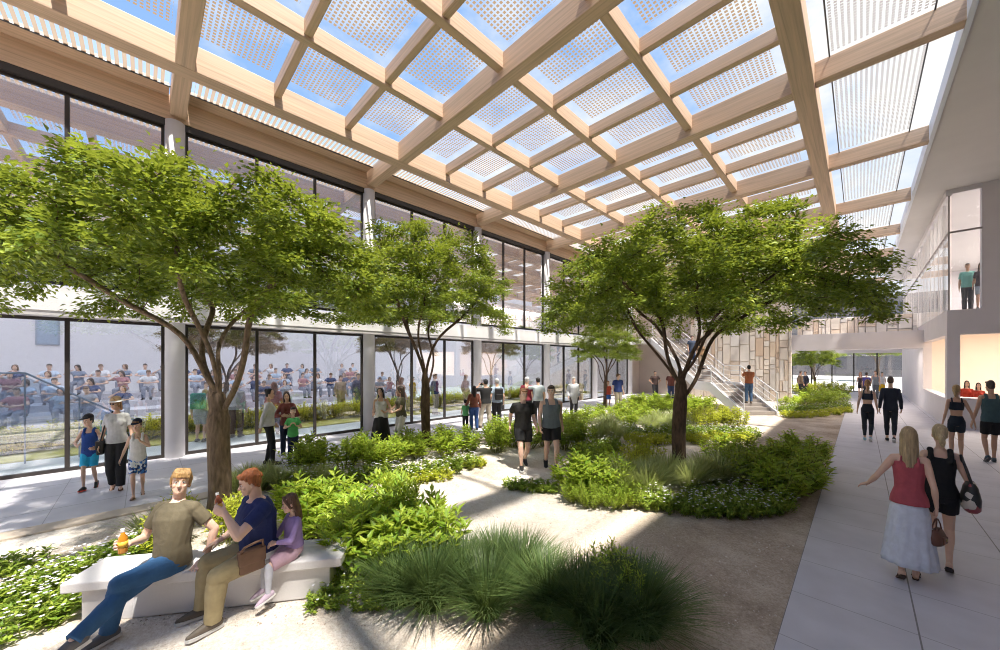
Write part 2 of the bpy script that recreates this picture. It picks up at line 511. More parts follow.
def wear(root, g, vox, o):
    """dress a figure; o: outfit dict"""
    H = g.H; sx = g.sex
    k = {'m': 1.0, 'f': .86, 'k': .88}[sx]*(1+(g.girth-1)*.7)
    gv = max(vox*1.25, .009); fine = vox < .008
    wr = .0045 if fine else 0
    t = o.get('top')
    if t:
        mb = MB(); kind, col = t[0], t[1]; inf = t[2] if len(t) > 2 else .008
        hem = t[3] if len(t) > 3 else -.03
        if kind in ('tee', 'long', 'coat', 'three'):
            torso(mb, g, hem, .298, inf, .012 if kind != 'coat' else .02)
            end = {'tee': .62, 'long': 1.0, 'coat': 1.0, 'three': 1.0}[kind]
            for s, sg in (('R', 1), ('L', -1)):
                c = g.axis(.271) + g.tf(.28) @ Vector((sg*.04, -.004, .002))
                mb.tube([c*H, g.sh[s]*H], [(.031*k+inf*.6)*H, (.031*k+inf*.6)*H], 12)
                limb(mb, g, g.sh[s], g.el[s], .031*k+inf*.7, .025*k+inf*(1.2 if kind == 'tee' else .8), .08 if kind == 'tee' else 0, end if kind == 'tee' else 1, rnd_ends=(kind != 'tee'))
                mb.ell(g.sh[s]*H, ((.032*k+inf*.6)*H,)*3)
                if kind != 'tee':
                    limb(mb, g, g.el[s], g.wr[s], .026*k+inf*.8, .019*k+inf*.6, 0, .5 if kind == 'three' else .95, rnd_ends=False)
                    mb.ell(g.el[s]*H, ((.026*k+inf*.8)*H,)*3)
        elif kind in ('tank', 'cami', 'crop'):
            lo = .150 if kind == 'crop' else hem
            torso(mb, g, lo, .252, inf, .014 if kind != 'crop' else 0)
            w = .058 if kind != 'cami' else .050
            for sg in (-1, 1):
                pts = []
                for z, y in ((.235, .052), (.268, .043), (.300, .012), (.303, -.02), (.27, -.05), (.235, -.055)):
                    pts.append((g.axis(z) + g.tf(z) @ Vector((sg*(w-.008*(kind == 'cami' and z > .29)), y, 0)))*H)
                rr = {'tank': .020, 'cami': .008, 'crop': .012}[kind]*H
                mb.tube(pts, max(rr, gv*1.1), 8)
        if sx == 'f':
            for sg in (-1, 1):
                mb.ell((g.axis(.205) + g.tf(.2) @ Vector((sg*.040, .046, 0)))*H, ((.037+inf)*H, (.031+inf)*H, (.037+inf)*H))
        garment(root, o.get('topname', {'tee': 't_shirt', 'long': 'shirt', 'coat': 'jacket', 'three': 'blouse', 'tank': 'tank_top', 'cami': 'camisole', 'crop': 'sports_top'}[kind]), mb, gv, cloth(col), 2, wr)
    b = o.get('bottom')
    if b:
        kind, col = b[0], b[1]; inf = b[2] if len(b) > 2 else .008
        mb = MB()
        if kind in ('pants', 'shorts', 'leggings', 'briefs'):
            torso(mb, g, -.056, .075 if kind != 'leggings' else .085, inf*.8)
            end = b[3] if len(b) > 3 else (1.0 if kind != 'shorts' else .4)
            kl = {'m': 1.0, 'f': 1.0, 'k': .92}[sx]*(1+(g.girth-1)*.4)
            for s in 'RL':
                e1 = min(end/.5, 1.0)
                limb(mb, g, g.hp[s], g.kn[s], .054*kl+inf, .035*kl+inf*1.2, 0, e1, rnd_ends=(e1 >= 1), bulge=.003, seg=14)
                mb.ell(g.hp[s]*H, ((.054*kl+inf)*H,)*3)
                if end > .5:
                    limb(mb, g, g.kn[s], g.an[s], .034*kl+inf, .022*kl+inf*(1.6 if kind == 'pants' else .4), 0, (end-.5)/.5, rnd_ends=False, bulge=.006*kl, seg=14)
                    mb.ell(g.kn[s]*H, ((.035*kl+inf)*H,)*3)
            garment(root, {'pants': 'trousers', 'shorts': 'shorts', 'leggings': 'leggings', 'briefs': 'shorts'}[kind], mb, gv, b[4] if len(b) > 4 else cloth(col), 2, wr)
        elif kind == 'skirt':
            L = b[3]; fl = b[4] if len(b) > 4 else .09; rings = []
            n = 72
            for i in range(15):
                f = i/14; z = .062 - f*L
                w0 = .070+inf+.028*min(1, f*4) + fl*f**1.15; d0 = .050+inf+.030*min(1, f*4) + fl*.95*f**1.15
                cx = g.P.x + (g.an['R'].x+g.an['L'].x)/2*f*.6; cy = g.P.y + (g.an['R'].y+g.an['L'].y)/2*f*.6
                ring = []
                for j in range(n):
                    a = 2*PI*j/n; rip = 1 + (.045*f*math.sin(a*13+1.5*math.sin(3*f+a)) + .03*f*math.sin(a*7+2))
                    ring.append(Vector((cx + w0*rip*math.cos(a), cy + d0*rip*math.sin(a), g.P.z+z))*H)
                rings.append(ring)
            mb.loft(rings)
            mb.build('skirt', cloth(col), root, True)
        elif kind == 'lap_skirt':
            torso(mb, g, -.056, .07, inf)
            for s in 'RL':
                limb(mb, g, g.hp[s], g.kn[s], .060+inf, .050+inf, 0, .92, rnd_ends=False, seg=14)
            mb.tube([(g.hp['R'].lerp(g.hp['L'], .5))*H, (g.kn['R'].lerp(g.kn['L'], .5).lerp(g.hp['R'].lerp(g.hp['L'], .5), .12))*H], [.06*H, .055*H], 14, False)
            garment(root, 'dress_skirt', mb, gv, cloth(col), 2, wr)
    sh = o.get('shoe')
    if sh:
        kind, col = sh[0], sh[1]
        for s in 'RL':
            A = g.an[s]*H; f = g.fd[s]; u = g.fp[s]; q = f.cross(u)
            if kind == 'sneaker':
                mb = MB()
                mb.tube([A - f*.026*H - u*.018*H, A + f*.01*H - u*.012*H, A + f*.05*H - u*.021*H, A + f*.085*H - u*.027*H, A + f*.108*H - u*.030*H], [.026*H, .029*H, .024*H, .020*H, .014*H], 12)
                mb.tube([A + u*.006*H, A - u*.02*H], [.026*H, .027*H], 10, False)
                so = garment(root, 'shoe', mb, gv*.8, plain('shoe', col, .6), 1)
                m2 = MB(); rings = []
                outl = [(-.05, .018), (-.052, 0), (-.05, -.018), (-.02, -.024), (.03, -.024), (.08, -.027), (.112, -.020), (.124, 0), (.112, .020), (.08, .027), (.03, .024), (-.02, .024)]
                for hz in (-.046, -.030):
                    rings.append([A + (f*a + q*bq + u*hz)*H for a, bq in outl])
                m2.loft(rings).build('sole', plain('sole', sh[2], .6) if len(sh) > 2 else BLACK, so)
            elif kind == 'sandal':
                m2 = MB(); rings = []
                outl = [(-.046, .016), (-.048, 0), (-.046, -.016), (-.02, -.021), (.03, -.020), (.08, -.025), (.106, -.018), (.116, 0), (.106, .018), (.08, .025), (.03, .020), (-.02, .021)]
                for hz in (-.048, -.038):
                    rings.append([A + (f*a + q*bq + u*hz)*H for a, bq in outl])
                so = m2.loft(rings).build('sandal', plain('sandal', col, .7), root)
                m3 = MB()
                for fo, hh in ((.065, .020), (.02, .034)):
                    m3.tube([A + (f*fo + q*.024 - u*.04)*H, A + (f*(fo+.004) + q*.014 - u*(.045-hh))*H, A + (f*(fo+.004) - q*.014 - u*(.045-hh))*H, A + (f*fo - q*.024 - u*.04)*H], .004*H, 6)
                m3.build('strap', plain('sandal', col, .7), so, True)

def hair(root, g, vox, style, col):
    if style == 'bald': return
    H = g.H*g.hs; R = g.hrot; c = g.hc*g.H
    L = lambda v: c + R @ Vector(v)*H
    mb = MB(); m = hair_mat(col)
    hv = max(vox, .007)
    mb.ell(L((0, -.013, .023)), (.0485*H, .056*H, .0515*H), R, 16, 12)
    mb.ell(L((0, -.028, -.004)), (.0445*H, .036*H, .042*H), R, 14, 10)
    for s in (-1, 1):
        mb.ell(L((s*.040, -.008, .010)), (.0085*H, .022*H, .024*H), R, 10, 8)
        if style in ('short', 'mop', 'curly'):
            mb.tube([L((s*.030, .036, .046)), L((s*.012, .046, .046)), L((0, .044, .048))], .012*H, 8)
    if style == 'mop':
        for i in range(7):
            x = -.036 + .012*i
            mb.tube([L((x*.8, .020, .066)), L((x, .044, .050)), L((x*1.05, .0525, .028))], [.012*H, .010*H, .005*H], 7)
        for s in (-1, 1):
            mb.tube([L((s*.036, .02, .05)), L((s*.046, .012, .02)), L((s*.046, .010, -.015))], [.012*H, .009*H, .006*H], 7)
            mb.tube([L((s*.042, -.02, .02)), L((s*.042, -.03, -.03))], [.014*H, .010*H], 7)
    if style == 'curly':
        rr = random.Random(5)
        for i in range(90):
            a = rr.uniform(0, 2*PI); e = rr.uniform(-.1, 1.35)
            p = Vector((.047*math.cos(e)*math.cos(a), -.012+.056*math.cos(e)*math.sin(a), .020+.050*math.sin(e)))
            if p.y > .03 and p.z < .035: continue
            mb.ell(L(p), (.010*H,)*3, None, 7, 5)
        for s in (-1, 1):
            for j in range(3): mb.ell(L((s*.043, -.014-.012*j, -.005-.012*j)), (.010*H,)*3, None, 7, 5)
    if style in ('long', 'longer', 'pony', 'bob'):
        for s in (-1, 1):
            mb.tube([L((s*.006, .036, .062)), L((s*.030, .036, .044)), L((s*.043, .022, .010)), L((s*.046, .006, -.030))], [.008*H, .010*H, .011*H, .010*H], 8)
    if style in ('long', 'longer', 'bob'):
        E = {'long': -.155, 'longer': -.19, 'bob': -.065}[style]
        Bz = g.axis(.24)*g.H + g.tf(.24) @ Vector((0, -.06, 0))*g.H
        for i in range(9):
            a = -1.35 + 2.7*i/8
            x = .043*math.sin(a); y = -.012-.044*math.cos(a)
            p0 = L((x*.9, y, .02)); p1 = L((x*1.02, y*1.02, -.04))
            p2 = c + R @ Vector((x*1.12, y*1.05-.004, -.075))*H
            p3 = p2 + Vector((0, -.018*H*math.cos(a) if style != 'bob' else 0, (E+.075)*H))
            mb.tube([p0, p1, p2, p3] if style != 'bob' else [p0, p1, p2], [.014*H, .0145*H, .013*H, .006*H] if style != 'bob' else [.014*H, .0145*H, .008*H], 8)
    if style == 'pony':
        mb.tube([L((0, -.060, .020)), L((0, -.082, .012)), L((.004, -.092, -.030)), L((.006, -.085, -.085)), L((.004, -.076, -.13))], [.014*H, .016*H, .020*H, .016*H, .006*H], 9)
    if style == 'lowpony':
        mb.tube([L((0, -.055, -.005)), L((.005, -.070, -.020)), L((.010, -.074, -.055)), L((.012, -.07, -.085))], [.018*H, .022*H, .021*H, .008*H], 9)
    if style == 'bun':
        mb.ell(L((0, -.058, .045)), (.026*H, .024*H, .024*H), R, 12, 8)
    garment(root, 'hair', mb, hv, m, 1, .0035 if vox < .008 else 0)

def cap(root, g, col, brim, kind='cap', bcol=None):
    H = g.H*g.hs; R = g.hrot; c = g.hc*g.H
    L = lambda v: c + R @ Vector(v)*H
    mb = MB(); rings = []
    for i in range(9):
        a = .05 + (PI/2-.08)*i/8
        rings.append([L((.0535*math.cos(a)*math.cos(2*PI*j/20), -.006+.0635*math.cos(a)*math.sin(2*PI*j/20), .031+.050*math.sin(a))) for j in range(20)])
    mb.loft(rings)
    m = cloth(col)
    o = mb.build({'cap': 'baseball_cap', 'hat': 'sun_hat', 'visor': 'sun_visor'}[kind], m, root, True)
    mb = MB(); top = []; bot = []
    if kind == 'hat':
        rr = [[L((rad*.95*math.cos(2*PI*j/24), -.006+rad*1.05*math.sin(2*PI*j/24), .034-dz)) for j in range(24)] for rad, dz in ((.05, 0), (.078, .010), (.078, .013), (.05, .004))]
        mb.loft(rr, False)
    else:
        n = 9
        for i in range(n):
            a = math.radians(25 + 130*i/(n-1))
            top.append(((.052*math.cos(a), -.006+.062*math.sin(a)), (.052*math.cos(a)*.98, -.006+.062*math.sin(a)+.048*math.sin(a)**1.0)))
        ring = [L((p[0][0], p[0][1], .037)) for p in top] + [L((p[1][0], p[1][1], .035)) for p in reversed(top)]
        ring2 = [L((p[0][0], p[0][1], .032)) for p in top] + [L((p[1][0], p[1][1], .031)) for p in reversed(top)]
        mb.loft([ring2, ring])
    mb.build('brim', cloth(brim), o, False)

def sunglasses(root, g):
    H = g.H*g.hs; R = g.hrot; c = g.hc*g.H
    L = lambda v: c + R @ Vector(v)*H
    mb = MB()
    for s in (-1, 1):
        mb.ell(L((s*.018, .0525, .001)), (.0135*H, .003*H, .0095*H), R, 10, 6)
        mb.tube([L((s*.03, .050, .004)), L((s*.045, .0, .004))], .0016*H, 5)
    mb.tube([L((-.006, .055, .003)), L((.006, .055, .003))], .0018*H, 5)
    mb.build('sunglasses', BLACK, root, True)

SPOTS = []
def person(label, loc, phi, H, sex='m', skin='light', hairs=('short', (0.10, 0.06, 0.03)), out=None, vox=.0095, group=None, face=True, hat=None, glasses=False, name='person', slim=1.0, **pose):
    g = figure(H, sex, **pose)
    me = body_mesh(g, vox); me.materials.append(skin_mat(skin))
    root = link(name, me)
    root.location = loc; root.rotation_euler = (0, 0, heading(phi))
    tag(root, label, 'person', group)
    if face: face_parts(root, g, hair_mat(hairs[1]))
    wear(root, g, vox, out or {})
    hair(root, g, vox, hairs[0], hairs[1])
    if hat: cap(root, g, *hat)
    if glasses: sunglasses(root, g)
    root.scale = (slim, slim, 1)
    return root, g

def wpt(root, g, v):
    """world position of a local point given in units of H"""
    M = Matrix.Translation(root.location) @ Matrix.Rotation(root.rotation_euler[2], 4, 'Z')
    v = Vector(v)*g.H
    return M @ Vector((v.x*root.scale[0], v.y*root.scale[1], v.z))

def walk(st=1.0, lead='R', arms=1.0):
    """a mid-stride pose"""
    o = 'L' if lead == 'R' else 'R'
    sg = 1 if lead == 'R' else -1
    return dict(pz=.055+math.sqrt(.4765**2-(.145*st)**2), lean=3,
        feet={lead: dict(p=(sg*.045, .13*st, .002), pitch=6), o: dict(p=(-sg*.045, -.15*st, .030), pitch=-28)},
        hands={o: dict(p=(-sg*.15, .10*arms, .515)), lead: dict(p=(sg*.155, -.07*arms, .51))})
STAND = dict(feet={'R': dict(p=(.06, .01, 0), yaw=-12), 'L': dict(p=(-.06, -.01, 0), yaw=12)})
# ------------------------------------------------------------------ setting materials
WOODX = wood('timber_x', 0); WOODY = wood('timber_y', 1)
STUCCO = plain('white_stucco', (0.80, 0.79, 0.79), 0.9, var=0.04, scale=3, bump=0.35, bscale=40)
PLASTER = plain('white_plaster', (0.68, 0.64, 0.65), 0.85, var=0.03, scale=1.5)
SOFFIT = plain('soffit_plaster', (0.66, 0.62, 0.60), 0.9, var=0.03, scale=1.0)
TAUPE = plain('taupe_plaster', (0.56, 0.48, 0.42), 0.9, var=0.04, scale=1.2)
WARM = plain('warm_plaster', (0.85, 0.75, 0.66), 0.9, var=0.03, scale=1.0)
COLM = plain('column_white', (0.74, 0.73, 0.74), 0.7, var=0.02)
FRAME = plain('dark_bronze_frame', (0.035, 0.028, 0.025), 0.45, var=0.1)
CONC = plain('pale_concrete', (0.66, 0.64, 0.64), 0.85, var=0.06, scale=2.5, bump=0.15, bscale=50)
STEEL = plain('painted_steel', (0.72, 0.73, 0.75), 0.4, metal=0.2, var=0.02)
CABLE = plain('dark_cable', (0.06, 0.06, 0.065), 0.4, metal=0.6, var=0)
GLASS_LO = glass_mat('shopfront_glass', 0.16)
GLASS_UP = glass_mat('clerestory_glass', 0.70, rcol=(1.0, 0.97, 0.97))
GLASS_R = glass_mat('gallery_glass', 0.05)
GLASS_CLR = glass_mat('clear_glass', 0.05)

def paving():
    m, nt, b, out = new_mat('walk_slabs')
    tc = N(nt, 'ShaderNodeTexCoord'); s = N(nt, 'ShaderNodeSeparateXYZ'); nt.links.new(tc.outputs['Object'], s.inputs[0])
    def joint(v, off, p, w):
        f = math_node(nt, 'FRACT', math_node(nt, 'ADD', math_node(nt, 'MULTIPLY', math_node(nt, 'ADD', v, -off), 1/p), 50.0))
        return math_node(nt, 'GREATER_THAN', math_node(nt, 'ABSOLUTE', math_node(nt, 'SUBTRACT', f, 0.5)), 0.5-w/p/2)
    k = math_node(nt, 'MAXIMUM', joint(s.outputs[0], -.5, .86, .012), math_node(nt, 'MULTIPLY', joint(s.outputs[1], 5.55, .826, .010), 0.6))
    no = N(nt, 'ShaderNodeTexNoise'); no.inputs['Scale'].default_value = 2.2; no.inputs['Detail'].default_value = 6
    nt.links.new(tc.outputs['Object'], no.inputs['Vector'])
    r = ramp(nt, [(0.3, (0.53, 0.51, 0.55)), (0.7, (0.62, 0.60, 0.645))]); nt.links.new(no.outputs['Fac'], r.inputs[0])
    mx = N(nt, 'ShaderNodeMix'); mx.data_type = 'RGBA'
    nt.links.new(k, mx.inputs[0]); nt.links.new(r.outputs[0], mx.inputs[6]); mx.inputs[7].default_value = (0.20, 0.19, 0.19, 1)
    nt.links.new(mx.outputs[2], b.inputs['Base Color']); b.inputs['Roughness'].default_value = 0.6
    return m
PAVE = paving()

def sand():
    m, nt, b, out = new_mat('decomposed_granite')
    tc = N(nt, 'ShaderNodeTexCoord')
    def noise(sc, det): 
        n = N(nt, 'ShaderNodeTexNoise'); n.inputs['Scale'].default_value = sc; n.inputs['Detail'].default_value = det
        n.inputs['Roughness'].default_value = 0.65
        nt.links.new(tc.outputs['Object'], n.inputs['Vector']); return n.outputs['Fac']
    a = noise(1.1, 4); f = noise(45, 3); g = noise(150, 2)
    mixv = math_node(nt, 'ADD', math_node(nt, 'MULTIPLY', a, 0.5), math_node(nt, 'ADD', math_node(nt, 'MULTIPLY', f, 0.34), math_node(nt, 'MULTIPLY', noise(16, 4), 0.16)))
    r = ramp(nt, [(0.34, (0.38, 0.30, 0.23)), (0.48, (0.66, 0.58, 0.50)), (0.60, (0.82, 0.77, 0.71))])
    nt.links.new(mixv, r.inputs[0])
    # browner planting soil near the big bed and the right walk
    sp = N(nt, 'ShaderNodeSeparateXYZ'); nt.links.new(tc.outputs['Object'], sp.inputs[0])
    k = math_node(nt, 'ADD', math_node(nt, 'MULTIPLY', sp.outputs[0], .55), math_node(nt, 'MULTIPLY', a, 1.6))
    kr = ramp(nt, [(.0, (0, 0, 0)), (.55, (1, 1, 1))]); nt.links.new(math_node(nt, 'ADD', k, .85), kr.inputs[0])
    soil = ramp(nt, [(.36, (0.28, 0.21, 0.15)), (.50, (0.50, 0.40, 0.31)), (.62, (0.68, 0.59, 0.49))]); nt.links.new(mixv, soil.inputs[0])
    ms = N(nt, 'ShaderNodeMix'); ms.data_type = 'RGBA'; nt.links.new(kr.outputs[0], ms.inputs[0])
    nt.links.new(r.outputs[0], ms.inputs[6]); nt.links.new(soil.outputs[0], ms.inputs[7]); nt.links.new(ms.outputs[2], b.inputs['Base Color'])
    h = math_node(nt, 'ADD', math_node(nt, 'MULTIPLY', noise(9, 5), 1.0), math_node(nt, 'MULTIPLY', f, 0.5))
    bp = N(nt, 'ShaderNodeBump'); bp.inputs['Strength'].default_value = 0.8; bp.inputs['Distance'].default_value = 0.05
    nt.links.new(h, bp.inputs['Height']); nt.links.new(bp.outputs[0], b.inputs['Normal'])
    b.inputs['Roughness'].default_value = 0.95
    return m
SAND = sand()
KERB = plain('sand_kerb', (0.58, 0.49, 0.40), 0.9, var=0.05, scale=4, bump=0.1)

def S(o): o['kind'] = 'structure'; return o

# ------------------------------------------------------------------ ground
XF, XR = -12.0, 2.2
def grid_ground():
    xs = np.linspace(-7.95, -.5, 120); ys = np.linspace(-8, 27, 420)
    mb = MB()
    for y in ys:
        for x in xs:
            e = min(1, (x+7.95)/.8, (-.5-x)/.8)
            mb.v.append((x, y, max(0, e)*(.03*mnoise.noise((x*.7, y*.7, 0)) + .012*mnoise.noise((x*3, y*3, 4))) - .012))
    n = len(xs)
    for j in range(len(ys)-1):
        for i in range(n-1):
            mb.f.append((j*n+i, j*n+i+1, (j+1)*n+i+1, (j+1)*n+i))
    return mb
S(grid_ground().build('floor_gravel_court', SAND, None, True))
S(MB().box((-12.4, -14, -.2), (-8.3, 27, .0)).build('floor_walk_by_glass', PAVE))
S(MB().box((-8.3, -14, -.2), (-7.95, 27, .012)).build('floor_kerb', KERB))
S(MB().box((-.5, -14, -.2), (14, 27, 0)).build('floor_walk_by_gallery', PAVE))
S(MB().box((-8.3, 27, -.2), (14, 40, 0)).build('floor_passage', PAVE))
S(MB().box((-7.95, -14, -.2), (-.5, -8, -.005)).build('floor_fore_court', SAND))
S(MB().box((-30, -16, -.2), (-12.4, 40, .0)).build('floor_hall', plain('hall_floor', (0.62, 0.66, 0.62), 0.5, var=0.05)))
S(MB().box((-60, 40, -.25), (60, 110, -.02)).build('floor_plaza', plain('plaza_paving', (0.72, 0.68, 0.64), 0.9, var=0.05)))

def gravel():
    r = random.Random(12); mb = MB()
    for i in range(4200):
        d = 3.2 + 7.5*r.random()**1.6; q = rd((r.uniform(60, 800)-500)/FPX*d, d)
        if not (-7.9 < q.x < -.55 and -2 < q.y < 14): continue
        s = r.uniform(.006, .018); zz = .03*mnoise.noise((q.x*.7, q.y*.7, 0)) + .012*mnoise.noise((q.x*3, q.y*3, 4)) - .012
        n = len(mb.v); a = r.uniform(0, 6.28)
        for k in range(5):
            mb.v.append((q.x+s*math.cos(a+1.257*k)*r.uniform(.7, 1.2), q.y+s*math.sin(a+1.257*k)*r.uniform(.7, 1.2), zz-.004))
        mb.v.append((q.x, q.y, zz+s*.7))
        mb.f += [(n+k, n+(k+1) % 5, n+5) for k in range(5)] + [(n+4, n+3, n+2, n+1, n)]
    o = mb.build('gravel', leaf_mat('pebble', (0.34, 0.27, 0.20), (0.80, 0.74, 0.66), (0.3, 0.3, 0.3), 0.0))
    tag(o, 'loose pale pebbles scattered over the sandy path', 'gravel', None, 'stuff')
gravel()

# ------------------------------------------------------------------ roof: one timber lattice with its glass
roof = empty('ceiling', (0, 0, 0)); roof['kind'] = 'structure'
ZB, ZG = 8.40, 8.98
PY = [5.55 + 4.97*k for k in range(-2, 8)]
XA0, XA1, XB0, XB1 = -10.15, -9.77, -1.08, -.70
def beam(name, a, b, m):
    # own origin at the beam's middle so the grain runs along it
    c = [(p+q)/2 for p, q in zip(a, b)]
    o = MB().box([p-q for p, q in zip(a, c)], [p-q for p, q in zip(b, c)]).build(name, m, roof, False, .012)
    o.location = c
    return o
Y0, Y1 = PY[0]-.2, PY[-1]+.2
beam('main_beam', (XA0, Y0, ZB), (XA1, Y1, ZG-.02), WOODY)
beam('main_beam', (XB0, Y0, ZB-.02), (XB1, Y1, ZG-.02), WOODY)
beam('edge_beam', (-12.18, Y0, ZB-.10), (-11.90, Y1, ZG-.08), WOODY)
for y in PY:
    beam('cross_beam', (-11.9, y-.15, ZB+.004), (XA0, y+.15, ZG-.03), WOODX)
    beam('cross_beam', (XA1, y-.15, ZB+.004), (XB0, y+.15, ZG-.03), WOODX)
    beam('cross_beam', (XB1, y-.13, ZB+.06), (1.36, y+.13, ZG-.08), WOODX)
SX = [-9.77 + (8.69/4)*k for k in (1, 2, 3)]
for x in SX:
    for y0, y1 in zip(PY[:-1], PY[1:]):
        beam('purlin', (x-.09, y0+.15, ZB+.18), (x+.09, y1-.15, ZG-.035), WOODY)
SY = []
for y0, y1 in zip(PY[:-1], PY[1:]):
    for t in (1/3, 2/3):
        y = y0+(y1-y0)*t; SY.append(y)
        xs = [XA1]+SX+[XB0]
        beam('rafter', (XA1, y-.075, ZB+.24), (XB0, y+.075, ZG-.04), WOODX)
FRIT = frit_mat('cell_printed_glass', .088, .088, .62, .60, .12, .12, (0.42, 0.30, 0.20), (0.22, 0.155, 0.10), haze=0.0)
FRIT_L = frit_mat('ribbed_glass', 4.0, .12, 1.0, .55, 0, .02, (0.50, 0.42, 0.35), (0.30, 0.235, 0.18), haze=0.10)
FRIT_R = frit_mat('ribbed_glass_lengthwise', .085, .075, .56, .70, .0, .0, (0.40, 0.36, 0.33), (0.22, 0.205, 0.195), haze=0.05)
PANE, _nt, _b, _o = new_mat('roof_pane'); _t = N(_nt, 'ShaderNodeBsdfTransparent'); _nt.links.new(_t.outputs[0], _o.inputs['Surface'])
def panel(name, x0, y0, x1, y1, m, z=ZG):
    cx, cy = (x0+x1)/2, (y0+y1)/2
    o = MB().box((x0-cx, y0-cy, 0), (x1-cx, y1-cy, .02)).build(name, PANE, roof); o.location = (cx, cy, z)
    o.data.materials.append(m); o.data.polygons[0].material_index = 1   # the print is on the underside
    return o
for y0, y1 in zip(PY[:-1], PY[1:]):
    cuts = [y0+(y1-y0)*t for t in (0, 1/3, 2/3, 1)] if y1 < PY[-1]-1 else [y0, y1]
    xs = [XA1]+SX+[XB0]
    for xa, xb in zip(xs[:-1], xs[1:]):
        for ya, yb in zip(cuts[:-1], cuts[1:]):
            panel('glass_panel', xa+.01, ya+.01, xb-.01, yb-.01, FRIT)
    panel('ribbed_panel', -11.46, y0+.17, XA0-.02, y1-.17, FRIT_L, ZG-.12)
    beam('eave_shade_board', (-11.90, y0+.17, ZG-.15), (-11.44, y1-.17, ZG-.07), WOODY)  # added to keep striped sun through the ribs off the edge beam
    MB().tube([(-11.44, y0+.17, ZG-.15), (-11.44, y1-.17, ZG-.15)], .02, 6).build('cable', CABLE, roof)
    panel('ribbed_panel', XB1+.22, y0+.16, .98, y1-.16, FRIT_R, ZG-.04)
    for x in (XB1+.24, .98):
        MB().tube([(x, y0, ZG-.10), (x, y1, ZG-.10)], .014, 6).build('cable', CABLE, roof)
# thin glazing over the side gaps of the right bay
# ------------------------------------------------------------------ left glass front
fy = [PY[0] + 4.97*k for k in range(0, 7)]
colY = [0.53 + 4.97*k for k in range(-2, 6)]
for i, y in enumerate(colY):
    mb = MB()
    mb.tube([(XF+.02, y, 0), (XF+.02, y, 8.28)], .19, 24, False)
    o = mb.build('column', COLM, None, True); S(o)
S(MB().box((-12.45, -14, 3.30), (-11.62, 25.4, 3.40)).build('trim_1', plain('grey_soffit', (0.55, 0.53, 0.53), .8, var=.02)))
f_ = MB().prism([(-12.5, -14), (-11.60, -14), (-11.60, 25.45), (-12.5, 25.45)], 3.40, [4.02, 3.90, 3.90, 4.02]).build('wall_left', STUCCO); S(f_)
S(MB().box((-12.28, -14, 8.14), (-11.94, 27, 8.30)).build('trim_2', FRAME))
for i in range(len(colY)-1):
    ya, yb = colY[i]+.19, colY[i+1]-.19
    for lo in (True, False):
        z0, z1 = (.0, 3.30) if lo else (4.0, 8.16)
        w = empty('window_%d' % (2*i+1+(0 if lo else 1)), (-12.06, (ya+yb)/2, z0)); S(w)
        L = (yb-ya)/2
        fr = MB()
        fr.box((-.04, -L, 0), (.04, L, .075)).box((-.04, -L, z1-z0-.07), (.04, L, z1-z0))
        fr.box((-.04, -L, .075), (.04, -L+.06, z1-z0-.07)).box((-.04, L-.06, .075), (.04, L, z1-z0-.07))
        fr.build('frame', FRAME, w)
        for k in (1, 2):
            q = -L + 2*L*k/3
            MB().box((-.05, q-.035, .075), (.05, q+.035, z1-z0-.07)).build('mullion', FRAME, w)
        for k in range(3):
            q0 = -L+2*L*k/3+.03; q1 = -L+2*L*(k+1)/3-.03
            MB().box((-.008, q0, .06), (.008, q1, z1-z0-.06)).build('glass_pane', GLASS_LO if lo else GLASS_UP, w)
# hall behind the glass: pale back wall, stepped seating, a roof sheet added to dim it
HALLW = plain('hall_wall', (0.70, 0.66, 0.68), 0.9, var=0.03)
S(MB().box((-27.3, -16, 0), (-27, 40, 6.5)).build('wall_hall_back', HALLW))
S(MB().box((-27, 26, 0), (-12.4, 26.3, 6.5)).build('wall_hall_end', HALLW))
S(MB().box((-25.5, -16.3, 0), (-12.4, -16, 6.5)).build('wall_hall_near', HALLW))
wd = empty('window_23', (-26.98, -3.25, 3.15)); S(wd)
MB().box((-.06, -.36, 0), (.03, .36, 1.2)).build('frame', plain('slate_frame', (0.30, 0.33, 0.40), .6), wd)
MB().box((.03, -.30, .06), (.05, .30, 1.14)).build('glass_pane', plain('slate_glass', (0.32, 0.38, 0.48), .2), wd)
bal = empty('reflected_balustrade', (-13.6, -2.9, 0)); tag(bal, 'sloping glass balustrade with a slim blue rail standing in for a reflection at the far left', 'balustrade')  # solid object put in place of a balustrade mirrored in the glass
BRL = plain('blue_rail', (0.22, 0.30, 0.40), .4, metal=.4)
MB().tube([(0, 0, 2.1), (0, .93, 2.1), (0, 2.62, .84), (0, 2.85, .80)], .022, 8).build('rail', BRL, bal, True)
for y_, z_ in ((.1, 2.1), (.93, 2.1), (1.75, 1.49), (2.62, .84)):
    MB().tube([(0, y_, 0), (0, y_, z_)], .016, 8).build('post', BRL, bal, True)
pn = MB(); pn.v = [(-.006, .12, .5), (-.006, .93, .5), (-.006, 2.6, .12), (-.006, 2.6, .78), (-.006, .93, 2.02), (-.006, .12, 2.02)]
pn.v += [(.006, q[1], q[2]) for q in pn.v]; pn.f = [(5, 4, 3, 2, 1, 0), (6, 7, 8, 9, 10, 11)] + [(i, (i+1) % 6, 6+(i+1) % 6, 6+i) for i in range(6)]
pn.build('glass_panel', glass_mat('blue_glass', .12, tint=(0.78, 0.86, 0.93)), bal)
for k in range(4):
    S(MB().box((-19.2-1.5*k-1.5, -14, 0), (-19.2-1.5*k, 12, .15+.26*k)).build('floor_seating_step', plain('seat_step', (0.55, 0.53, 0.56), .9, var=.04)))

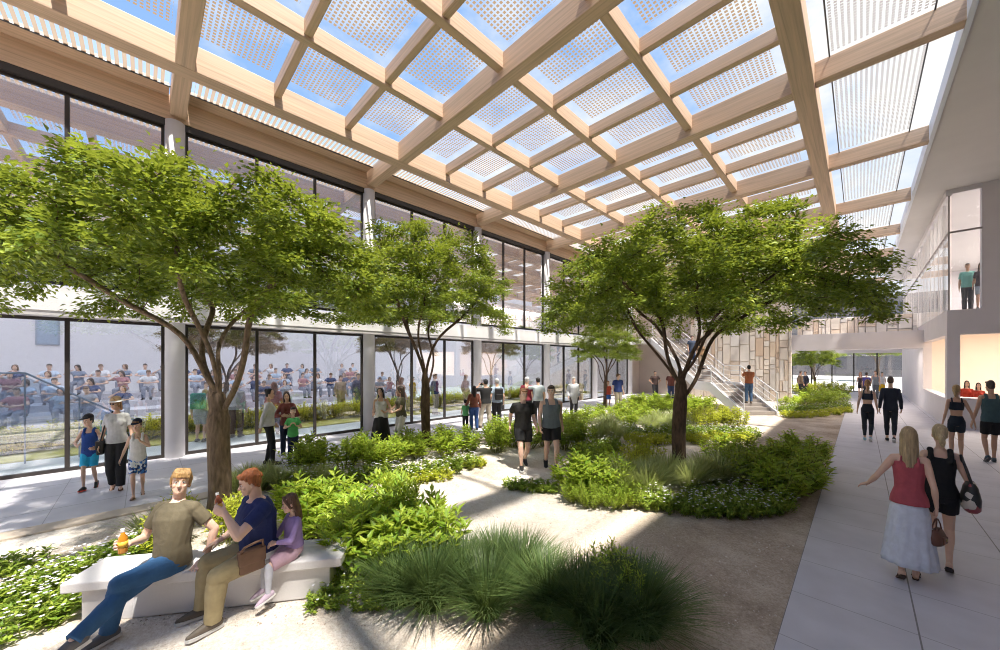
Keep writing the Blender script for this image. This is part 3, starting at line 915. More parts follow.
HDIM = frit_mat('hall_dimming_sheet', 4.0, 4.0, 0.0, 0.0, 0, 0, (0.6, 0.6, 0.62), (0.72, 0.72, 0.78), clear=(0.60, 0.60, 0.64), haze=.5)
S(MB().box((-27.3, -16, 6.5), (-12.5, 26.3, 6.52)).build('ceiling_hall_dimmer', HDIM))  # translucent cover added to bring down the light in the hall

# ------------------------------------------------------------------ recess, stair, stone wall, bridge
S(MB().box((-12.4, 27.0, 0), (-8.3, 27.3, 8.3)).build('wall_recess', TAUPE))
S(MB().box((-12.3, 25.45, 0), (-12.0, 27.0, 8.3)).build('wall_recess_return', TAUPE))

def stone_wall(x0, x1, y, z0, z1, seed, name):
    r = random.Random(seed); mb = MB()
    x = x0
    def block(a, b, c, d):
        g = .006; off = r.uniform(0, .02)
        ax, bx, cz, dz = a+g, b-g, c+g, d-g
        n = len(mb.v); t = .02
        mb.v += [(ax, y+.02, cz), (bx, y+.02, cz), (bx, y+.02, dz), (ax, y+.02, dz),
                 (ax+t, y-.05-off, cz+t), (bx-t, y-.05-off, cz+t), (bx-t, y-.05-off, dz-t), (ax+t, y-.05-off, dz-t)]
        mb.f += [tuple(n+i for i in q) for q in ((4, 5, 6, 7), (0, 1, 5, 4), (1, 2, 6, 5), (2, 3, 7, 6), (3, 0, 4, 7), (3, 2, 1, 0))]
    while x < x1-.01:
        w = r.choice((.16, .24, .30, .42, .52)); w = min(w, x1-x)
        if x1-(x+w) < .12: w = x1-x
        z = z0
        while z < z1-.01:
            h = r.choice((.25, .4, .6, .85, 1.2))*r.uniform(.85, 1.15); h = min(h, z1-z)
            if z1-(z+h) < .15: h = z1-z
            if w > .40 and h > .5 and r.random() < .5:
                s = w*r.uniform(.35, .65)
                block(x, x+s, z, z+h); block(x+s, x+w, z, z+h)
            else: block(x, x+w, z, z+h)
            z += h
        x += w
    m, nt, b, out = new_mat('limestone_ashlar')
    geo = N(nt, 'ShaderNodeNewGeometry')
    rp = ramp(nt, [(0.0, (0.68, 0.53, 0.40)), (0.2, (0.76, 0.65, 0.54)), (0.5, (0.80, 0.73, 0.65)), (0.8, (0.82, 0.79, 0.75)), (1.0, (0.74, 0.63, 0.52))])
    nt.links.new(geo.outputs['Random Per Island'], rp.inputs[0])
    no = N(nt, 'ShaderNodeTexNoise'); no.inputs['Scale'].default_value = 6; no.inputs['Detail'].default_value = 8
    mx = N(nt, 'ShaderNodeMix'); mx.data_type = 'RGBA'; mx.blend_type = 'MULTIPLY'; mx.inputs[0].default_value = .35
    nt.links.new(rp.outputs[0], mx.inputs[6]); nt.links.new(no.outputs['Color'], mx.inputs[7])
    nt.links.new(rp.outputs[0], mx.inputs[6])
    r2 = ramp(nt, [(0.3, (0.6, 0.55, 0.5)), (0.6, (1, 1, 1))]); nt.links.new(no.outputs['Fac'], r2.inputs[0]); nt.links.new(r2.outputs[0], mx.inputs[7])
    nt.links.new(mx.outputs[2], b.inputs['Base Color']); b.inputs['Roughness'].default_value = .9
    bp = N(nt, 'ShaderNodeBump'); bp.inputs['Strength'].default_value = .4; nt.links.new(no.outputs['Fac'], bp.inputs['Height']); nt.links.new(bp.outputs[0], b.inputs['Normal'])
    o = mb.build(name, m); S(o)
stone_wall(-8.3, -2.82, 26.9, 0, 8.3, 3, 'wall_stone')
S(MB().box((-8.3, 26.91, 0), (-2.86, 27.3, 8.3)).build('wall_stone_backing', plain('mortar', (0.70, 0.60, 0.50), .95)))
stone_wall(-2.82, 2.2, 29.6, 3.95, 5.0, 8, 'wall_stone_parapet')
S(MB().box((-2.82, 27.0, 3.05), (2.2, 29.6, 3.92)).build('ceiling_bridge', PLASTER))
S(MB().box((-2.82, 29.62, 3.3), (2.2, 29.9, 5.0)).build('wall_bridge_parapet', PLASTER))

# stair runs straight away from the viewer in plan: local axes r (across) and d (up the flight)
stair = empty('staircase', rd(11.55, 15.9, 0)); stair.rotation_euler = (0, 0, heading(0))
tag(stair, 'white straight stair with two flights and steel railings beside the stone wall', 'staircase')
RIS, TRD = .149, .30
steps1 = 8; L1 = steps1*TRD; ZL = RIS*steps1      # landing 1.19
LAND = 1.35; steps2 = 19; L2 = steps2*TRD; ZT = ZL + RIS*steps2
STEP = plain('stair_tread', (0.36, 0.32, 0.29), .85, var=.06)
STR = plain('stair_stringer', (0.80, 0.80, 0.81), .8, var=.02)
W2 = .70
for i in range(steps1):
    MB().box((-W2, i*TRD, max(0, RIS*i-.08)), (W2, (i+1)*TRD+.02, RIS*(i+1))).build('tread', STEP, stair)
MB().box((-W2, L1, ZL-.18), (W2, L1+LAND, ZL)).build('landing', STEP, stair)
for i in range(steps2):
    MB().box((-W2, L1+LAND+i*TRD, ZL+RIS*i-.08), (W2, L1+LAND+(i+1)*TRD+.02, ZL+RIS*(i+1))).build('tread', STEP, stair)
def stringer(x):
    pts = [(-.12, 0), (.55, 0), (L1+.12, ZL-.34), (L1+LAND+.12, ZL-.34), (L1+LAND+L2+.2, ZT-.34), (L1+LAND+L2+.2, ZT+.06), (L1+LAND-.06, ZL+.12), (L1+.0, ZL+.12), (-.12, .12)]
    mb = MB(); n = len(pts)
    mb.v = [(x, d, z) for d, z in pts] + [(x+.09, d, z) for d, z in pts]
    mb.f = [tuple(reversed(range(n))), tuple(range(n, 2*n))] + [(i, (i+1) % n, n+(i+1) % n, n+i) for i in range(n)]
    mb.build('stringer', STR, stair)
stringer(-W2-.09); stringer(W2)
for sx in (-W2-.045, W2+.045):
    ra = empty('railing', (0, 0, 0)); ra.parent = stair
    line = [(-.06, .06), (L1, ZL+.06), (L1+LAND, ZL+.06), (L1+LAND+L2, ZT+.06)]
    for j, h in enumerate((.92, .66, .40, .16)):
        MB().tube([(sx, d, z+h) for d, z in line], .026 if j == 0 else .014, 8).build('rail', STEEL, ra)
    for d, z in line + [(L1+LAND+L2*.5, (ZL+ZT)/2+.06)]:
        MB().tube([(sx, d, z-.05), (sx, d, z+.92)], .024, 8).build('post', STEEL, ra)
# upper gallery deck the stair arrives at
top = rd(11.55, 15.9+L1+LAND+L2)
S(MB().prism([tuple(rd(9.6, 25.75))[:2], tuple(rd(13.2, 25.75))[:2], (-8.35, 26.88), (-11.95, 26.98), (-11.95, 25.5)], ZT-.35, ZT).build('floor_upper_landing', PLASTER))

# ------------------------------------------------------------------ gallery building on the right
S(MB().box((1.42, -14, 8.50), (16, 40.3, 8.84)).build('ceiling_gallery_soffit', SOFFIT))
S(MB().box((1.34, -14, 8.46), (1.42, 40.3, 8.88)).build('trim_3', plain('pale_edge', (0.78, 0.80, 0.86), .7, var=.01)))
YC = 20.4
S(MB().box((14, -14, 0), (14.3, 40, 8.5)).build('wall_right_light_block', PLASTER))  # unseen wall, added to cut ambient light from the open side
S(MB().box((-12.4, -14.3, 0), (14.3, -14, 8.9)).build('wall_behind_light_block', PLASTER))  # unseen, added behind the viewer to lower the ambient light
# ground floor corner block with two openings
def wall_x(name, y0, y1, m, holes, x0, x1, zr):
    """wall in the XZ plane between y0,y1 with rectangular openings (xa,xb,za,zb)"""
    mb = MB(); cur = x0
    for xa, xb, za, zb in holes:
        if xa > cur: mb.box((cur, y0, zr[0]), (xa, y1, zr[1]))
        mb.box((xa, y0, zr[0]), (xb, y1, za)); mb.box((xa, y0, zb), (xb, y1, zr[1])); cur = xb
    if cur < x1: mb.box((cur, y0, zr[0]), (x1, y1, zr[1]))
    return S(mb.build(name, m))
def wall_y(name, x0, x1, m, holes, y0, y1, zr):
    mb = MB(); cur = y0
    for ya, yb, za, zb in holes:
        if ya > cur: mb.box((x0, cur, zr[0]), (x1, ya, zr[1]))
        mb.box((x0, ya, zr[0]), (x1, yb, za)); mb.box((x0, ya, zb), (x1, yb, zr[1])); cur = yb
    if cur < y1: mb.box((x0, cur, zr[0]), (x1, y1, zr[1]))
    return S(mb.build(name, m))
wall_x('wall_right_front', YC, YC+.28, PLASTER, [(2.49, 9.0, 1.03, 3.32)], 2.2, 15, (0, 4.2))
wall_y('wall_right_side', 2.2, 2.48, PLASTER, [(YC+.45, 27.4, 1.03, 3.32)], YC+.28, 40, (0, 4.2))
S(MB().box((2.48, YC+.28, 4.02), (15, 40, 4.2)).build('floor_gallery', PLASTER))
S(MB().box((9.0, YC+.28, 0), (9.3, 40, 4.02)).build('wall_counter_side', WARM))
S(MB().box((2.48, 27.8, 0), (9.0, 28.1, 4.02)).build('wall_counter_back', WARM))
S(MB().box((2.48, YC+.28, 3.96), (9.0, 27.8, 4.02)).build('ceiling_counter', WARM))
S(MB().box((2.48, YC+.28, 0.0), (9, 27.8, .01)).build('floor_counter', plain('counter_floor', (0.6, 0.5, 0.4), .6)))
S(MB().box((2.50, YC+.05, 1.04), (9.0, YC+.75, 1.08)).build('trim_4', PLASTER))
# upper floor: glazed corner
S(MB().box((2.95, YC, 4.2), (15, YC+.28, 8.5)).build('wall_right_upper', PLASTER))
S(MB().box((2.17, YC-.02, 8.28), (2.30, 40, 8.5)).build('trim_5', PLASTER))
S(MB().box((2.30, YC-.02, 8.34), (2.96, YC+.08, 8.5)).build('trim_6', PLASTER))
S(MB().box((2.45, 39.0, 4.2), (14, 39.2, 8.5)).build('wall_gallery_back', PLASTER))
S(MB().box((6.3, YC+.28, 4.2), (6.5, 39.0, 8.5)).build('wall_gallery_side', plain('gallery_cream', (0.82, 0.76, 0.71), .9, var=.02)))
wu = empty('window_20', (2.24, YC, 4.2)); S(wu)
MB().box((-.012, .06, 0), (.012, 19.4, 4.1)).build('glass_pane', GLASS_R, wu)
MB().box((.06, -.012, 0), (.72, .012, 4.15)).build('glass_pane', GLASS_R, wu)
WHM = plain('pale_mullion', (0.70, 0.66, 0.64), .6, var=.02)
MB().box((-.018, -.018, 0), (.018, .018, 4.15)).build('corner_mullion', plain('grey_mullion', (0.30, 0.27, 0.26), .5), wu)
for k in range(1, 17):
    y = k*1.17
    MB().box((-.02, y-.02, 0), (.05, y+.02, 4.1)).build('mullion', WHM, wu)
MB().box((-.025, .03, 2.74), (.03, 19.4, 2.80)).build('transom', plain('grey_mullion', (0.30, 0.27, 0.26), .5), wu)
MB().box((.03, -.025, 2.74), (.72, .03, 2.80)).build('transom', plain('grey_mullion', (0.30, 0.27, 0.26), .5), wu)

# ------------------------------------------------------------------ far end: glass screen to the plaza
S(MB().box((-12.4, 40.0, 3.05), (16, 40.3, 4.0)).build('wall_far_spandrel', PLASTER))
S(MB().box((-12.4, 40.0, 0), (-8.0, 40.3, 3.05)).build('wall_far_left', PLASTER))
wf = empty('window_21', (0, 40.1, 0)); S(wf)
for k in range(8):
    xa = -8.0+10.2*k/8; xb = -8.0+10.2*(k+1)/8
    MB().box((xa+.03, -.01, .06), (xb-.03, .01, 3.05)).build('glass_pane', GLASS_CLR, wf)
    MB().box((xa-.04, -.05, 0), (xa+.04, .05, 3.05)).build('mullion', FRAME, wf)
MB().box((-8, -.05, 0), (2.2, .05, .06)).build('sill', FRAME, wf)
wg = empty('window_22', (0, 40.1, 4.0)); S(wg)
for k in range(8):
    xa = -12+14.2*k/8; xb = -12+14.2*(k+1)/8
    MB().box((xa+.03, -.01, .0), (xb-.03, .01, 4.4)).build('glass_pane', GLASS_CLR, wg)
    MB().box((xa-.03, -.05, 0), (xa+.03, .05, 4.4)).build('mullion', WHM, wg)

# distant buildings over the plaza
def far_block(name, label, a, b, col, wcol, rows, colsn):
    o = MB().box(a, b).build(name, plain(name+'_wall', col, .9, var=.04, scale=.4)); tag(o, label, 'building')
    for r_ in range(rows):
        for c_ in range(colsn):
            x0 = a[0]+(b[0]-a[0])*(c_+.18)/colsn; x1 = a[0]+(b[0]-a[0])*(c_+.82)/colsn
            z0 = a[2]+(b[2]-a[2])*(r_+.25)/rows; z1 = a[2]+(b[2]-a[2])*(r_+.75)/rows
            MB().box((x0, a[1]-.06, z0), (x1, a[1]+.05, z1)).build('window_pane', plain('far_glass', wcol, .2, var=.05), o)
far_block('office_building', 'dark grey low building far beyond the glass screen', (-40, 84, 0), (12, 100, 13), (0.16, 0.15, 0.15), (0.10, 0.10, 0.11), 3, 16)
# ground beyond everything, so the place ends at a horizon
S(MB().box((-400, -400, -.5), (400, 400, -.3)).build('floor_surroundings', plain('far_ground', (0.50, 0.47, 0.42), .95, var=.1, scale=.05)))

# ------------------------------------------------------------------ bench
bench = empty('bench', rd(-3.86, 3.13, 0))
ba = rd(-3.86, 3.13); bb = rd(-1.58, 3.56); bd = (bb-ba); BL = bd.length
bench.rotation_euler = (0, 0, math.atan2(bd.y, bd.x))
tag(bench, 'long white concrete bench the three seated people share', 'bench')
MB().box((0, 0, .31), (BL, .46, .40)).build('seat', CONC, bench, False, .012)
MB().box((.12, .05, .0), (BL-.12, .41, .31)).build('plinth', CONC, bench, False, .01)
# ------------------------------------------------------------------ trees
BARK = bark_mat('bark', (0.11, 0.068, 0.045))
BARK_M = bark_mat('bark_grey', (0.20, 0.14, 0.095))
BARK_T = bark_mat('bark_light', (0.34, 0.24, 0.15))
LEAF_T = leaf_mat('tree_leaf', (0.035, 0.095, 0.015), (0.33, 0.41, 0.05), (0.50, 0.58, 0.06), .30)
LEAF_S = leaf_mat('shrub_leaf', (0.16, 0.31, 0.025), (0.50, 0.60, 0.08), (0.56, 0.64, 0.07), .36)
LEAF_Y = leaf_mat('lime_leaf', (0.34, 0.43, 0.03), (0.66, 0.68, 0.09), (0.72, 0.72, 0.08), .40)
LEAF_D = leaf_mat('groundcover_leaf', (0.15, 0.28, 0.03), (0.48, 0.55, 0.08), (0.30, 0.40, 0.05), .3)
GRASS_G = leaf_mat('grass_blade', (0.045, 0.095, 0.028), (0.17, 0.235, 0.075), (0.20, 0.27, 0.07), .25)
GRASS_P = leaf_mat('pale_grass_blade', (0.28, 0.36, 0.12), (0.58, 0.60, 0.30), (0.52, 0.56, 0.20), .3)
PETAL = plain('white_petal', (0.82, 0.80, 0.84), .7, var=.04)
STEMM = plain('green_stem', (0.20, 0.22, 0.06), .8, var=.2)
STEMB = plain('brown_stem', (0.20, 0.13, 0.07), .85, var=.2)

def leaf_mesh(name, P, A, Nn, Ls, Wd, fold=.25, mat=None):
    """P base points, A axis dirs, Nn rough normals, Ls lengths, Wd widths (arrays) -> folded pointed leaves"""
    A = A/np.linalg.norm(A, axis=1, keepdims=True)
    Sd = np.cross(A, Nn); Sd /= np.maximum(np.linalg.norm(Sd, axis=1, keepdims=True), 1e-6)
    Nn = np.cross(Sd, A)
    n = len(P); V = np.empty((n, 4, 3), np.float32)
    L = Ls[:, None]; W = Wd[:, None]
    V[:, 0] = P; V[:, 2] = P + A*L - Nn*L*.10
    mid = P + A*L*.42 + Nn*W*fold
    V[:, 1] = mid - Sd*W*.5; V[:, 3] = mid + Sd*W*.5
    me = bpy.data.meshes.new(name)
    me.vertices.add(n*4); me.vertices.foreach_set('co', V.ravel())
    me.loops.add(n*6); me.polygons.add(n*2)
    b = np.arange(n, dtype=np.int32)*4
    idx = np.stack([b, b+1, b+2, b, b+2, b+3], 1).ravel()
    me.loops.foreach_set('vertex_index', idx)
    me.polygons.foreach_set('loop_start', np.arange(n*2, dtype=np.int32)*3)
    me.update(calc_edges=True); me.validate()
    if mat: me.materials.append(mat)
    return me

def grow_tree(seed, trunk_h, rad_xy, z_lo, z_hi, n_att, trunk_r, lean=(0, 0), nlimb=6, off=(0, 0), step=.16, leaf=.10, nleaf=24000, flat=.55, leafmat=None, bark=None):
    r = np.random.default_rng(seed); pr = random.Random(seed)
    rx, ry = rad_xy; zc = z_lo + (z_hi-z_lo)*.42
    # attraction points: layered umbrella, hollow underneath
    att = []
    while len(att) < n_att:
        u = r.uniform(-1, 1, 3)
        rr = u[0]**2+u[1]**2
        if rr > 1: continue
        z = u[2]
        h = z_lo + (z_hi-z_lo)*(z*.5+.5)
        top = z_hi - (z_hi-z_lo)*.55*rr**1.3
        lo = z_lo + (z_hi-z_lo)*(.32*(1-rr)**.8)
        lump = .12*(z_hi-z_lo)*mnoise.noise((u[0]*3.1+seed, u[1]*3.1, .5))
        if not (lo+lump < h < top+lump): continue
        att.append((off[0]+u[0]*rx, off[1]+u[1]*ry, h))
    att = np.array(att)
    nodes = []; par = []
    k = int(trunk_h/step)
    for i in range(k+1):
        t = i/k
        nodes.append((lean[0]*t**1.5 + .03*math.sin(5*t+seed), lean[1]*t**1.5, trunk_h*t)); par.append(i-1)
    fork = k
    for j in range(nlimb):
        a = 2*PI*(j+pr.uniform(-.25, .25))/nlimb
        e = pr.uniform(.45, .75)
        tx = off[0]+rx*e*math.cos(a); ty = off[1]+ry*e*math.sin(a); tz = zc + (z_hi-zc)*pr.uniform(-.15, .25)
        p = max(0, fork-(4 if j == 0 else pr.choice((0, 0, 1, 2, 2))))
        b = np.array(nodes[p]); tgt = np.array((tx, ty, tz)); D = np.linalg.norm(tgt-b); m = int(D/step)
        for i in range(1, m+1):
            t = i/m
            q = b + (tgt-b)*t; q[2] += math.sin(PI*t)*.10*D*pr.uniform(.6, 1.1) - 0
            wob = .10*D*math.sin(PI*t)
            q[0] += wob*.7*math.sin(5.3*t+j*2+seed); q[1] += wob*.7*math.cos(5.9*t+j+seed)
            nodes.append(tuple(q)); par.append(p); p = len(nodes)-1
    nodes = [np.array(q) for q in nodes]
    A = att.copy(); di, dk = 2.2, step*1.9
    for it in range(70):
        if len(A) == 0: break
        Nn = np.array(nodes)
        D = np.linalg.norm(A[:, None]-Nn[None], axis=2)
        D[:, :max(1, fork-1)] = 99
        near = D.argmin(1); dm = D[np.arange(len(A)), near]
        new = {}
        for i, (j, d) in enumerate(zip(near, dm)):
            if d < di: new.setdefault(int(j), []).append((A[i]-Nn[j])/max(d, 1e-6))
        if not new: di *= 1.5; continue
        added = 0
        for j, ds in new.items():
            v = np.sum(ds, 0); L = np.linalg.norm(v)
            if L < 1e-3: continue
            v = v/L + r.normal(0, .12, 3); v /= np.linalg.norm(v)
            q = Nn[j]+v*step
            nodes.append(q); par.append(j); added += 1
        Nn = np.array(nodes[-added:]) if added else np.array(nodes)
        dd = np.linalg.norm(A[:, None]-Nn[None], axis=2).min(1)
        A = A[dd > dk]
    n = len(nodes); ch = [[] for _ in range(n)]
    for i in range(1, n):
        if par[i] >= 0: ch[par[i]].append(i)
    rad = np.zeros(n); EXP = 2.05; tip = .0058
    order = sorted(range(n), key=lambda i: -i)
    for i in order:
        rad[i] = tip if not ch[i] else sum(rad[c]**EXP for c in ch[i])**(1/EXP)
    sc = trunk_r/rad[0]
    rad = np.where(rad > .03, rad*(1+(sc-1)*np.clip((rad-.03)/max(rad[0]-.03, 1e-3), 0, 1)), rad)
    # tubes along chains, the thickest child continues the chain
    mb = MB()
    starts = [(0, None)]
    while starts:
        s, p0 = starts.pop()
        chain = [] if p0 is None else [p0]
        cur = s
        while True:
            chain.append(cur)
            if not ch[cur]: break
            cs = sorted(ch[cur], key=lambda c: -rad[c])
            for c in cs[1:]: starts.append((c, cur))
            cur = cs[0]
        if len(chain) < 2: continue
        rr = [float(rad[c]) for c in chain]
        if p0 is not None: rr[0] = min(rr[0], rr[1]*1.25)
        pts = [nodes[c] for c in chain]
        if p0 is None:   # root flare
            rr[0] *= 1.45; rr[1] *= 1.12
        # light smoothing
        P = np.array(pts)
        if len(P) > 3:
            for _ in range(2): P[1:-1] = P[1:-1]*.5 + (P[:-2]+P[2:])*.25
        mb.tube([Vector(q) for q in P], rr, 12 if rr[0] > .08 else (7 if rr[0] > .025 else 4), True)
    twigs = np.array([i for i in range(n) if rad[i] < .020 and i > fork])
    Nn = np.array(nodes)
    pick = twigs[r.integers(0, len(twigs), nleaf)]
    base = Nn[pick]
    pv = np.array([nodes[par[i]] for i in pick])
    dirv = base-pv; dirv /= np.maximum(np.linalg.norm(dirv, axis=1, keepdims=True), 1e-6)
    # leaves sit in flat sprays around each twig
    ang = r.uniform(0, 2*PI, nleaf); rd_ = np.abs(r.normal(0, .15, nleaf))
    P = base + np.stack([np.cos(ang)*rd_, np.sin(ang)*rd_, r.normal(.02, .05, nleaf)*1.0], 1)
    ax = np.stack([np.cos(ang), np.sin(ang), r.normal(-.10, .25, nleaf)], 1)*.8 + dirv*.5
    nm = np.stack([r.normal(0, .42, nleaf), r.normal(0, .42, nleaf), np.ones(nleaf)], 1)
    Ls = leaf*r.uniform(.65, 1.2, nleaf)
    lm = leaf_mesh('foliage', P, ax, nm, Ls, Ls*.60, .2, leafmat or LEAF_T)
    tm = mb.mesh('trunk'); tm.materials.append(bark or BARK); tm.shade_smooth()
    return tm, lm

def tree(label, loc, meshes, rz=0.0, sc=1.0, group=None, bark=None):
    o = empty('tree', loc, rz); o.scale = (sc, sc, sc); tag(o, label, 'tree', group)
    t = link('trunk', meshes[0], o); link('foliage', meshes[1], o)
    return o

# ------------------------------------------------------------------ shrubs, grasses, flowers (built at origin, radius about .4 m)
def shrub_meshes(seed, h=.8, rad=.42, nst=40, leaf=.155, lmat=None, per=13, wid=.42):
    r = np.random.default_rng(seed); mb = MB(); P, A, Nm, L = [], [], [], []
    for i in range(nst):
        a = r.uniform(0, 2*PI); q = math.sqrt(r.uniform(0, 1)); bx, by = .35*rad*q*math.cos(a), .35*rad*q*math.sin(a)
        hh = h*(1-.35*q*q)*r.uniform(.72, 1.08)
        tx, ty = rad*q*math.cos(a)*r.uniform(.8, 1.1), rad*q*math.sin(a)*r.uniform(.8, 1.1)
        pts = []
        for k in range(6):
            t = k/5
            pts.append((bx+(tx-bx)*t**.8, by+(ty-by)*t**.8, hh*t))
        mb.tube(pts, [.007, .006, .006, .005, .004, .003], 5, False)
        d = np.array(pts[-1])-np.array(pts[-2]); d /= np.linalg.norm(d)
        for k in range(per):
            t = 1-(k/per)**1.25*.78
            b = np.array([np.interp(t*5, range(6), [p[c] for p in pts]) for c in range(3)])
            an = a + k*2.4 + r.uniform(-.3, .3)
            up = .95-.07*k if k < 6 else r.uniform(-.15, .55)
            P.append(b); A.append((math.cos(an), math.sin(an), max(-.2, up)))
            Nm.append((-math.cos(an)*.5, -math.sin(an)*.5, 1)); L.append(leaf*r.uniform(.7, 1.15)*(.75 if k < 3 else 1))
    L = np.array(L)
    lm = leaf_mesh('foliage', np.array(P), np.array(A), np.array(Nm), L, L*wid, .22, lmat or LEAF_S)
    sm = mb.mesh('stem'); sm.materials.append(STEMM)
    return sm, lm

def flower_meshes(seed, h=.26, rad=.38, nst=60, lmat=None, nfl=28, leaf=.08):
    r = np.random.default_rng(seed); mb = MB(); P, A, Nm, L = [], [], [], []
    for i in range(nst):
        a = r.uniform(0, 2*PI); q = math.sqrt(r.uniform(0, 1)); x, y = rad*q*math.cos(a), rad*q*math.sin(a)
        hh = h*(1-.45*q*q)*r.uniform(.6, 1.05)
        mb.tube([(x*.7, y*.7, 0), (x*.9, y*.9, hh*.6), (x, y, hh)], [.004, .003, .002], 4, False)
        for k in range(13):
            t = r.uniform(.15, 1); an = r.uniform(0, 2*PI)
            P.append((x*(.7+.3*t), y*(.7+.3*t), hh*t)); A.append((math.cos(an), math.sin(an), r.uniform(0, .9))); Nm.append((0, 0, 1)); L.append(leaf*r.uniform(.7, 1.2))
    L = np.array(L)
    lm = leaf_mesh('foliage', np.array(P, float), np.array(A), np.array(Nm, float), L, L*.42, .2, lmat or LEAF_D)
    fP, fA, fN, fL = [], [], [], []
    for i in range(nfl):
        a = r.uniform(0, 2*PI); q = math.sqrt(r.uniform(0, 1)); x, y = rad*1.02*q*math.cos(a), rad*1.02*q*math.sin(a)
        z = h*(1-.45*q*q)*r.uniform(.85, 1.25)+.02; tilt = r.uniform(-.4, .4)
        for k in range(5):
            an = 2*PI*k/5+tilt
            fP.append((x, y, z)); fA.append((math.cos(an), math.sin(an), .35)); fN.append((0, 0, 1)); fL.append(.024*r.uniform(.8, 1.2))
    fL = np.array(fL)
    fm = leaf_mesh('flower', np.array(fP, float), np.array(fA), np.array(fN, float), fL, fL*.8, .1, PETAL)
    sm = mb.mesh('stem'); sm.materials.append(STEMM)
    return sm, lm, fm

def grass_mesh(seed, h=.65, rad=.5, n=900, mat=None, w=.007, arch=.7):
    r = np.random.default_rng(seed); K = 5
    V = np.empty((n, K*2+1, 3), np.float32)
    a = r.uniform(0, 2*PI, n); q = np.sqrt(r.uniform(0, 1, n)); b0 = .28*rad
    bx, by = b0*q*np.cos(a), b0*q*np.sin(a)
    out = rad*(.15+.95*q)*r.uniform(.7, 1.2, n); hh = h*(1-.42*q**2*arch)*r.uniform(.65, 1.1, n)
    a2 = a + r.normal(0, .35, n); dx, dy = np.cos(a2), np.sin(a2); sx, sy = -dy, dx
    for k in range(K+1):
        t = k/K
        px_ = bx+dx*out*t**1.9; py_ = by+dy*out*t**1.9; pz_ = hh*(t - .28*arch*q*t**3)
        ww = w*(1-t**2)*.5+.0008
        if k < K:
            V[:, 2*k] = np.stack([px_-sx*ww, py_-sy*ww, pz_], 1); V[:, 2*k+1] = np.stack([px_+sx*ww, py_+sy*ww, pz_], 1)
        else: V[:, 2*K] = np.stack([px_, py_, pz_], 1)
    me = bpy.data.meshes.new('blade'); m = K*2+1
    me.vertices.add(n*m); me.vertices.foreach_set('co', V.ravel())
    faces = []
    for k in range(K-1): faces.append([2*k, 2*k+1, 2*k+3, 2*k+2])
    base = np.arange(n, dtype=np.int32)*m
    quads = np.concatenate([(base[:, None]+np.array(f, np.int32)[None]) for f in faces], 1).reshape(n, K-1, 4)
    tri = base[:, None]+np.array([2*K-2, 2*K-1, 2*K], np.int32)[None]
    loops = np.concatenate([quads.reshape(n, -1), tri], 1).ravel()
    nl = (K-1)*4+3
    st = np.concatenate([np.arange(K-1)*4, [(K-1)*4]]).astype(np.int32)
    me.loops.add(len(loops)); me.polygons.add(n*K)
    me.loops.foreach_set('vertex_index', loops)
    me.polygons.foreach_set('loop_start', (np.arange(n, dtype=np.int32)[:, None]*nl+st[None]).ravel())
    me.update(calc_edges=True); me.validate(); me.materials.append(mat or GRASS_G); me.shade_smooth()
    return me

SHRUB = [shrub_meshes(21+i) for i in range(3)]
SHRUB_L = [shrub_meshes(31+i, lmat=LEAF_Y, nst=36, leaf=.13) for i in range(2)]
SHRUB_B = [shrub_meshes(41+i, h=.8, rad=.46, nst=36, leaf=.20, per=13, wid=.40) for i in range(2)]
LEAF_H = leaf_mat('golden_leaf', (0.40, 0.40, 0.04), (0.75, 0.66, 0.08), (0.85, 0.75, 0.08), .4)
HEDGE = [shrub_meshes(45+i, lmat=LEAF_H, nst=56, leaf=.12, per=14) for i in range(2)]
FLOW = [flower_meshes(51+i) for i in range(3)]
FLOW_L = [flower_meshes(61+i, lmat=LEAF_Y, nfl=16) for i in range(2)]
LOWG = [flower_meshes(71, nfl=6, lmat=LEAF_D)]
GR = [grass_mesh(81+i) for i in range(3)]
GRP = [grass_mesh(91+i, h=.75, rad=.48, n=480, mat=GRASS_P, w=.017) for i in range(2)]
AGAVE = [grass_mesh(97, h=.5, rad=.42, n=90, mat=GRASS_P, w=.022, arch=.5)]
FERN = [shrub_meshes(99, h=.55, rad=.40, nst=60, leaf=.075, per=22, wid=.30)]

def plant(kind, label, group, loc, sc=1.0, sz=None):
    """a plant standing at loc with its own stems, leaves and flowers"""
    cat, name, lib, parts = {
        'shrub': ('shrub', 'leafy_shrub', SHRUB, ('stem', 'foliage')),
        'lime': ('shrub', 'lime_shrub', SHRUB_L, ('stem', 'foliage')),
        'broad': ('shrub', 'broadleaf_shrub', SHRUB_B, ('stem', 'foliage')),
        'fern': ('shrub', 'feathery_shrub', FERN, ('stem', 'foliage')),
        'hedge': ('shrub', 'hedge_shrub', HEDGE, ('stem', 'foliage')),
        'flower': ('flowers', 'white_flower_plant', FLOW, ('stem', 'foliage', 'blossom')),
        'flime': ('flowers', 'lime_flower_plant', FLOW_L, ('stem', 'foliage', 'blossom')),
        'low': ('plant', 'low_plant', LOWG, ('stem', 'foliage', 'blossom')),
        'grass': ('grass', 'grass_clump', GR, None), 'pale': ('grass', 'pale_grass_clump', GRP, None),
        'agave': ('plant', 'spiky_plant', AGAVE, None)}[kind]
    me = rnd.choice(lib); s = sc*rnd.uniform(.93, 1.08)
    loc = Vector((loc[0], loc[1], -.02))
    if parts is None:
        o = link(name, me); o.location = loc; o.rotation_euler = (0, 0, rnd.uniform(0, 6.28))
    else:
        o = empty(name, loc, rnd.uniform(0, 6.28))
        for p, m in zip(parts, me): link(p, m, o)
    o.scale = (s, s, (sz or sc)*rnd.uniform(.93, 1.08))
    tag(o, label, cat, group)
    return o

